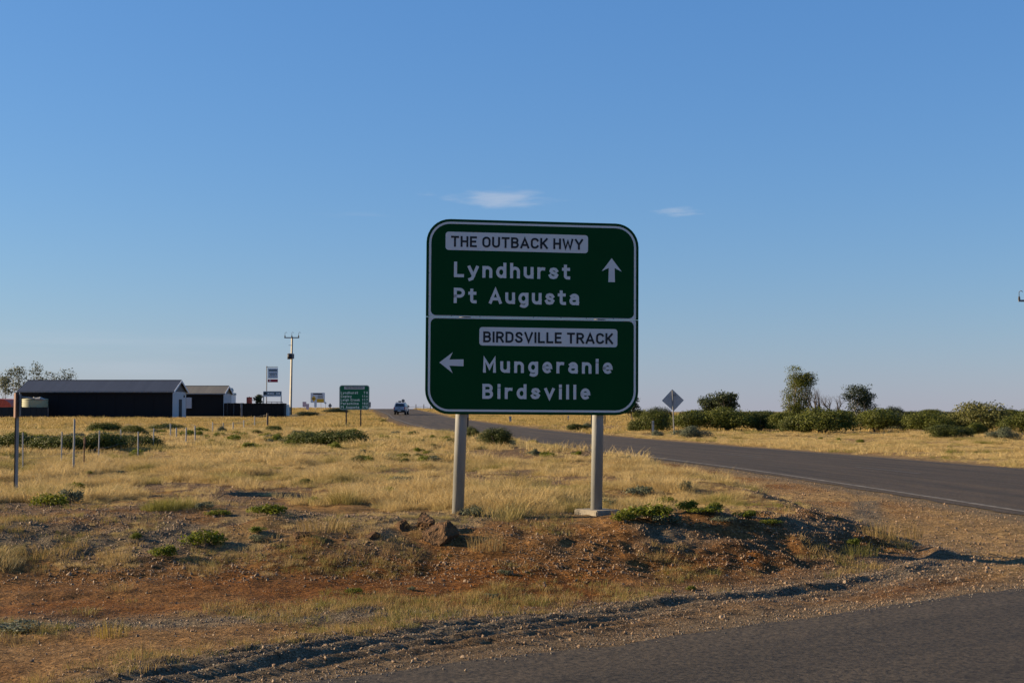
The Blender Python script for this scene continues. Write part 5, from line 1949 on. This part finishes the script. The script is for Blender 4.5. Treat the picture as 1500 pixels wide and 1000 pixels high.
def stuff():
    r = np.random.default_rng(11)
    near = [tuft_mesh('grass_tuft', r, 110, .22 + .04 * k, .22 + .03 * k, .006, M['grass_dry'], .9) for k in range(5)]
    mid = [tuft_mesh('grass_tuft', r, 70, .32 + .05 * k, .24 + .03 * k, .013, M['grass_dry'], .8) for k in range(4)]
    far = [tuft_mesh('grass_tuft', r, 34, .55 + .1 * k, .26 + .05 * k, .04, M['grass_far'], .5) for k in range(3)]
    # near grass
    x, y = wedge(r, 60000, 12.5, 34)
    g = zones(x, y)[2]
    keep = (r.random(len(x)) < g ** 1.5 * np.interp(y, [14, 34], [.95, .6]) * sstep(fbm(x, y, .7, 3, 70), .34, .56))
    x, y, g = x[keep], y[keep], g[keep]
    cl = fbm(x, y, .8, 3, 71)
    s = (.18 + .36 * r.random(len(x))) * (.5 + .5 * g) * (.3 + 1.3 * sstep(cl, .3, .75))
    scatter('dry_grass', 'fine golden dry grass covering the near verge around the sign', 'grass', np.stack([x, y, Hgt(x, y)], 1), s, near, 2, .12)
    x, y = wedge(r, 110000, 33, 90, 4)
    g = zones(x, y)[2]
    keep = (r.random(len(x)) < g * .8 * sstep(fbm(x, y, 1.6, 3, 72), .28, .55))
    x, y, g = x[keep], y[keep], g[keep]
    s = (.28 + .5 * r.random(len(x))) * (.3 + 1.2 * sstep(fbm(x, y, 2.4, 3, 73), .3, .75)) * np.where(hw_r(x, y) > 0, .7, 1)
    scatter('dry_grass', 'straw coloured grass of the middle distance on both sides of the highway', 'grass', np.stack([x, y, Hgt(x, y)], 1), s, mid, 3, .1)
    x, y = wedge(r, 60000, 88, 290, 8)
    g = zones(x, y)[2]
    keep = (r.random(len(x)) < g * .62) & keep_clear(x, y)
    x, y, g = x[keep], y[keep], g[keep]
    s = (.5 + .6 * r.random(len(x))) * (.35 + .95 * fbm(x, y, 12, 3, 75))
    scatter('dry_grass', 'far pale grass running back to the sheds and the crest', 'grass', np.stack([x, y, Hgt(x, y)], 1), s, far, 4, .08)
    wm = [BUSH[k][0] for k in (('weed', 0), ('weed', 1), ('weed2', 0), ('shrub', 0))]
    x, y = wedge(r, 1500, 14, 75)
    g = zones(x, y)[2]
    keep = (r.random(len(x)) < g * sstep(fbm(x, y, 3.0, 3, 91), .42, .62) * np.where(hw_r(x, y) > 0, .12, 1))
    x, y = x[keep], y[keep]
    s = (.06 + .13 * r.random(len(x)) ** 2) * np.interp(y, [14, 40, 75], [.8, 1.5, 2.2])
    scatter('ground_cover', 'small green weeds scattered through the dry grass', 'weeds', np.stack([x, y, Hgt(x, y)], 1), s, wm, 9, .05, zs=.85)
    # thin low grass on the bare dirt in front
    thin = [tuft_mesh('grass_tuft', r, 34, .16, .13, .005, M['grass_straw'], .9) for k in range(3)]
    thin += [tuft_mesh('grass_tuft', r, 34, .17, .11, .005, M['grass_green'], .9) for k in range(2)]
    x, y = wedge(r, 20000, 8.2, 17)
    gv, rd, gs = zones(x, y)
    pch = fbm(x, y, 1.1, 3, 77)
    keep = (r.random(len(x)) < sstep(pch, .47, .66) * (1 - gs) * .85) & (side_d(x, y) > .75) & (hw_t(x, y) > 1.2) & (ridge_d(x, y)[0] > .25)
    x, y = x[keep], y[keep]
    s = .22 + .42 * r.random(len(x))
    scatter('sparse_grass', 'sparse low dead grass scattered on the red dirt in front of the sign', 'grass', np.stack([x, y, Hgt(x, y)], 1), s, thin, 5, .2)
    # stones
    peb = []
    for k in range(6):
        peb.append(rock_mesh('pebble', np.random.default_rng(100 + k), 1, M['litter'], .35))
    x, y = wedge(r, 110000, 7.9, 19)
    gv, rd, gs = zones(x, y)
    e = mound_e(x, y)
    bank = sstep(e, .2, 1.0) * (1 - sstep(e, 3.0, 4.0))
    on = (side_d(x, y) > .0) & (hw_t(x, y) > .0)
    dens = np.clip(.16 + .8 * gv + 1.3 * bank * sstep(fbm(x, y, .9, 3, 81), .38, .52) - .5 * gs, 0, 1)
    keep = (r.random(len(x)) < dens) & on
    x, y, b = x[keep], y[keep], bank[keep]
    s = .004 + .006 * r.random(len(x)) ** 2 + .016 * r.random(len(x)) ** 16 + .007 * b * r.random(len(x)) ** 2
    scatter('loose_stones', 'small loose brown and pale stones strewn over the dirt bank and windrow', 'stones', np.stack([x, y, Hgt(x, y) + s * .25], 1), s, peb, 6, rot_all=True)
    chips = [rock_mesh('chip', np.random.default_rng(140 + k), 1, M['gravel_grey'], .3) for k in range(4)]
    x, y = wedge(r, 90000, 7.9, 17.5)
    d = ridge_d(x, y)[0]
    sd = side_d(x, y)
    w = np.exp(-((d) / .55) ** 2) + .5 * np.exp(-((y - (11.55 + .18 * x)) / .42) ** 2) * (x < .2) * 1.4 + .6 * np.exp(-(sd / .25) ** 2)
    keep = (r.random(len(x)) < w) & (sd > -.22 * r.random(len(x)) ** 2) & (hw_t(x, y) > .3)
    x, y, sd = x[keep], y[keep], sd[keep]
    s = .004 + .009 * r.random(len(x)) ** 2.5
    z = np.where(sd < .05, .012, Hgt(x, y)) + s * .2
    scatter('gravel_chips', 'grey gravel chips along the windrow and the edge of the side road', 'gravel', np.stack([x, y, z], 1), s, chips, 7, rot_all=True)
    x, y = wedge(r, 60000, 13, 42)
    gv, rd, gs = zones(x, y)
    t = hw_t(x, y)
    keep = (r.random(len(x)) < (.9 * (1 - gs)) * np.interp(y, [13, 42], [1, .5])) & (((t > .1) & (side_d(x, y) > .1)) | (hw_r(x, y) > .2))
    x, y = x[keep], y[keep]
    s = .007 + .016 * r.random(len(x)) ** 2.5 + .02 * r.random(len(x)) ** 20
    scatter('loose_stones', 'tan pebbles strewn along the bare verge beside the highway', 'stones', np.stack([x, y, Hgt(x, y) + s * .2], 1), s, peb, 8, rot_all=True)


def rock_mesh(name, r, sub, m, rough=.35, squash=(1, .85, .7)):
    import bmesh
    bm = bmesh.new()
    bmesh.ops.create_icosphere(bm, subdivisions=sub, radius=1)
    cuts = [(Vector(r.normal(size=3)).normalized(), .38 + .42 * r.random()) for _ in range(7 if sub < 3 else 13)]
    for v in bm.verts:
        p = v.co.copy()
        for n, d in cuts:
            k = p.dot(n)
            if k > d:
                p -= n * (k - d)
        p *= 1 + rough * .25 * r.normal()
        v.co = Vector((p.x * squash[0], p.y * squash[1], p.z * squash[2]))
    me = bpy.data.meshes.new(name)
    bm.to_mesh(me)
    bm.free()
    me.materials.append(m)
    return me


def rocks_and_tufts():
    for k, (lab, px, pb, w, h, yaw) in enumerate((
            ('largest jagged brown rock on the bank below the left sign post', 650, 798, 62, 38, .4),
            ('second brown rock leaning behind the largest one', 622, 777, 46, 30, 1.2),
            ('smaller brown rock left of the two largest on the bank', 587, 778, 32, 16, 2.0),
            ('low flat brown rock in front and left of the group', 545, 792, 26, 9, .3),
            ('low dark clod on the bank at the left of the stony slope', 440, 790, 30, 11, 2.6))):
        g = G(px, pb)
        rx = w / 2 * g.y / FPX * 1.1
        hh = h * g.y / FPX * 1.05
        me = rock_mesh('rock', np.random.default_rng(200 + k), 4, M['rock'], .16, (1, .8, 1))
        o = link('rock', me, None, (g.x, g.y + rx * .6, ground(g.x, g.y + rx * .6) + hh * .12))
        o.scale = (rx, rx, hh * .95)
        o.rotation_euler = (.1, -.22, yaw)
        tag(o, lab, 'rock', 'brown rocks on the bank')
    for k, (lab, px, pb, w) in enumerate((
            ('pale upright stone at the right end of the windrow', 1403, 850, 9),
            ('pale green-grey stone on the windrow right of centre', 1238, 854, 9),
            ('pale round stone on the side road shoulder near the right', 1306, 881, 6),
            ('reddish stone lying below the windrow at right', 1363, 851, 9),
            ('small pale stone on the red dirt right of the sign', 1064, 844, 7),
            ('largest stone on the shoulder gravel right of centre', 1057, 906, 10),
            ('stone lying alone at the seal edge right of centre', 1140, 907, 7),
            ('dark stone lying alone on the side road seal', 682, 986, 6),
            ('brown stone on the shoulder at bottom centre', 678, 964, 9),
            ('pale stone at the windrow foot at bottom left of centre', 495, 977, 8))):
        g = G(px, pb)
        rx = w / 2 * g.y / FPX
        me = rock_mesh('stone', np.random.default_rng(300 + k), 2, M['stone'], .2)
        o = link('stone', me, None, (g.x, g.y, max(g.z, .016 if side_d(g.x, g.y) < 0 else g.z) + rx * .35))
        o.scale = (rx, rx, rx)
        o.rotation_euler = (.2, .3, k * 1.1)
        tag(o, lab, 'stone', 'single stones along the side road')
    r = np.random.default_rng(5)
    for lab, px, pb, w, pt_, m in (
            ('yellow upright grass tuft near the bottom left corner', 158, 936, 60, 903, 'grass_gold'),
            ('golden grass tuft right of the largest rock', 712, 812, 62, 778, 'grass_straw'),
            ('straw grass tuft between the rocks', 610, 790, 26, 770, 'grass_straw'),
            ('broad golden grass clump left of the rocks on the bank', 470, 782, 90, 752, 'grass_straw'),
            ('golden grass clump at the right end of the mound', 1290, 790, 70, 758, 'grass_straw'),
            ('tall golden tuft rightmost on the end of the mound', 1336, 790, 40, 760, 'grass_straw'),
            ('greenish low grass clump at the right end of the mound', 1262, 818, 60, 795, 'grass_green'),
            ('low yellow-green grass strip above the windrow, right piece', 590, 921, 60, 908, 'grass_green'),
            ('low yellow-green grass strip above the windrow, left piece', 520, 922, 60, 911, 'grass_green'),
            ('low yellow grass strip on the gravel edge above the windrow', 555, 884, 70, 872, 'grass_green'),
            ('dull straw tuft on the dirt at far left', 170, 868, 50, 850, 'grass_straw'),
            ('dull straw tuft below the largest bright weed', 300, 842, 60, 822, 'grass_straw'),
            ('straw tuft strip at the far left above the dirt', 60, 822, 100, 800, 'grass_straw'),
            ('straw tuft left of the dull one below the weeds', 165, 825, 60, 803, 'grass_straw')):
        g = G(px, pb)
        rx = w / 2 * g.y / FPX
        h = P(px, pt_, g.y).z - g.z
        y2 = g.y + rx * .4
        n = int(90 + 260 * rx)
        me = tuft_mesh('blades', r, n, 1, 1, .02, M[m], .35)
        root = link('grass_tuft', me, None, (g.x, y2, ground(g.x, y2)))
        root.scale = (rx * .9, rx * .55, h * 1.05)
        tag(root, lab, 'grass tuft', 'single grass tufts')


# ------------------------------------------------------------------ put it together
M['board_brown'] = mat('brown_sign_back', (.13, .065, .04), .7, .15, 4)
make_ground()
make_roads()
yard()
main_sign()
far_signs()
distance_sign()
fuel_signs()
bp_ = P(425.3, 603, 215)
power_pole('power_pole', 'tall pale concrete and steel power pole with transformer and cross-arm', bp_.x, 215, P(428, 493.5, 215).z, True, 2.25, .014)
pe = P(1506, 440, 115)
power_pole('power_pole', 'power pole whose cross-arm tip enters the picture at the right edge', pe.x, 115, P(1506, 440.5, 115).z + .1, False, 1.7, 0)
fences()
left_pole()
guide_post('white guide post beyond the highway left of the diamond sign', 956.6, 637.5, 616, 'post_white', 3.2)
guide_post('pale guide post beyond the highway, left one seen under the large sign', 747.5, 618, 609.5, 'post_white', 3.4)
guide_post('pale thin guide post beyond the highway midway under the large sign', 832.3, 616, 608.5, 'post_white', 1.8)
guide_post('dark thin post left of the right sign post beyond the highway', 866.3, 627, 604, 'post_dark', 1.6)
guide_post('dark thin post right of the right sign post beyond the highway', 886.2, 623, 604, 'post_dark', 1.6)
guide_post('dark thin post just behind the left sign post near the dark bush', 684.8, 641, 604, 'post_dark', 2.2, lean=.02)
pickup()
vegetation()
rocks_and_tufts()
stuff()
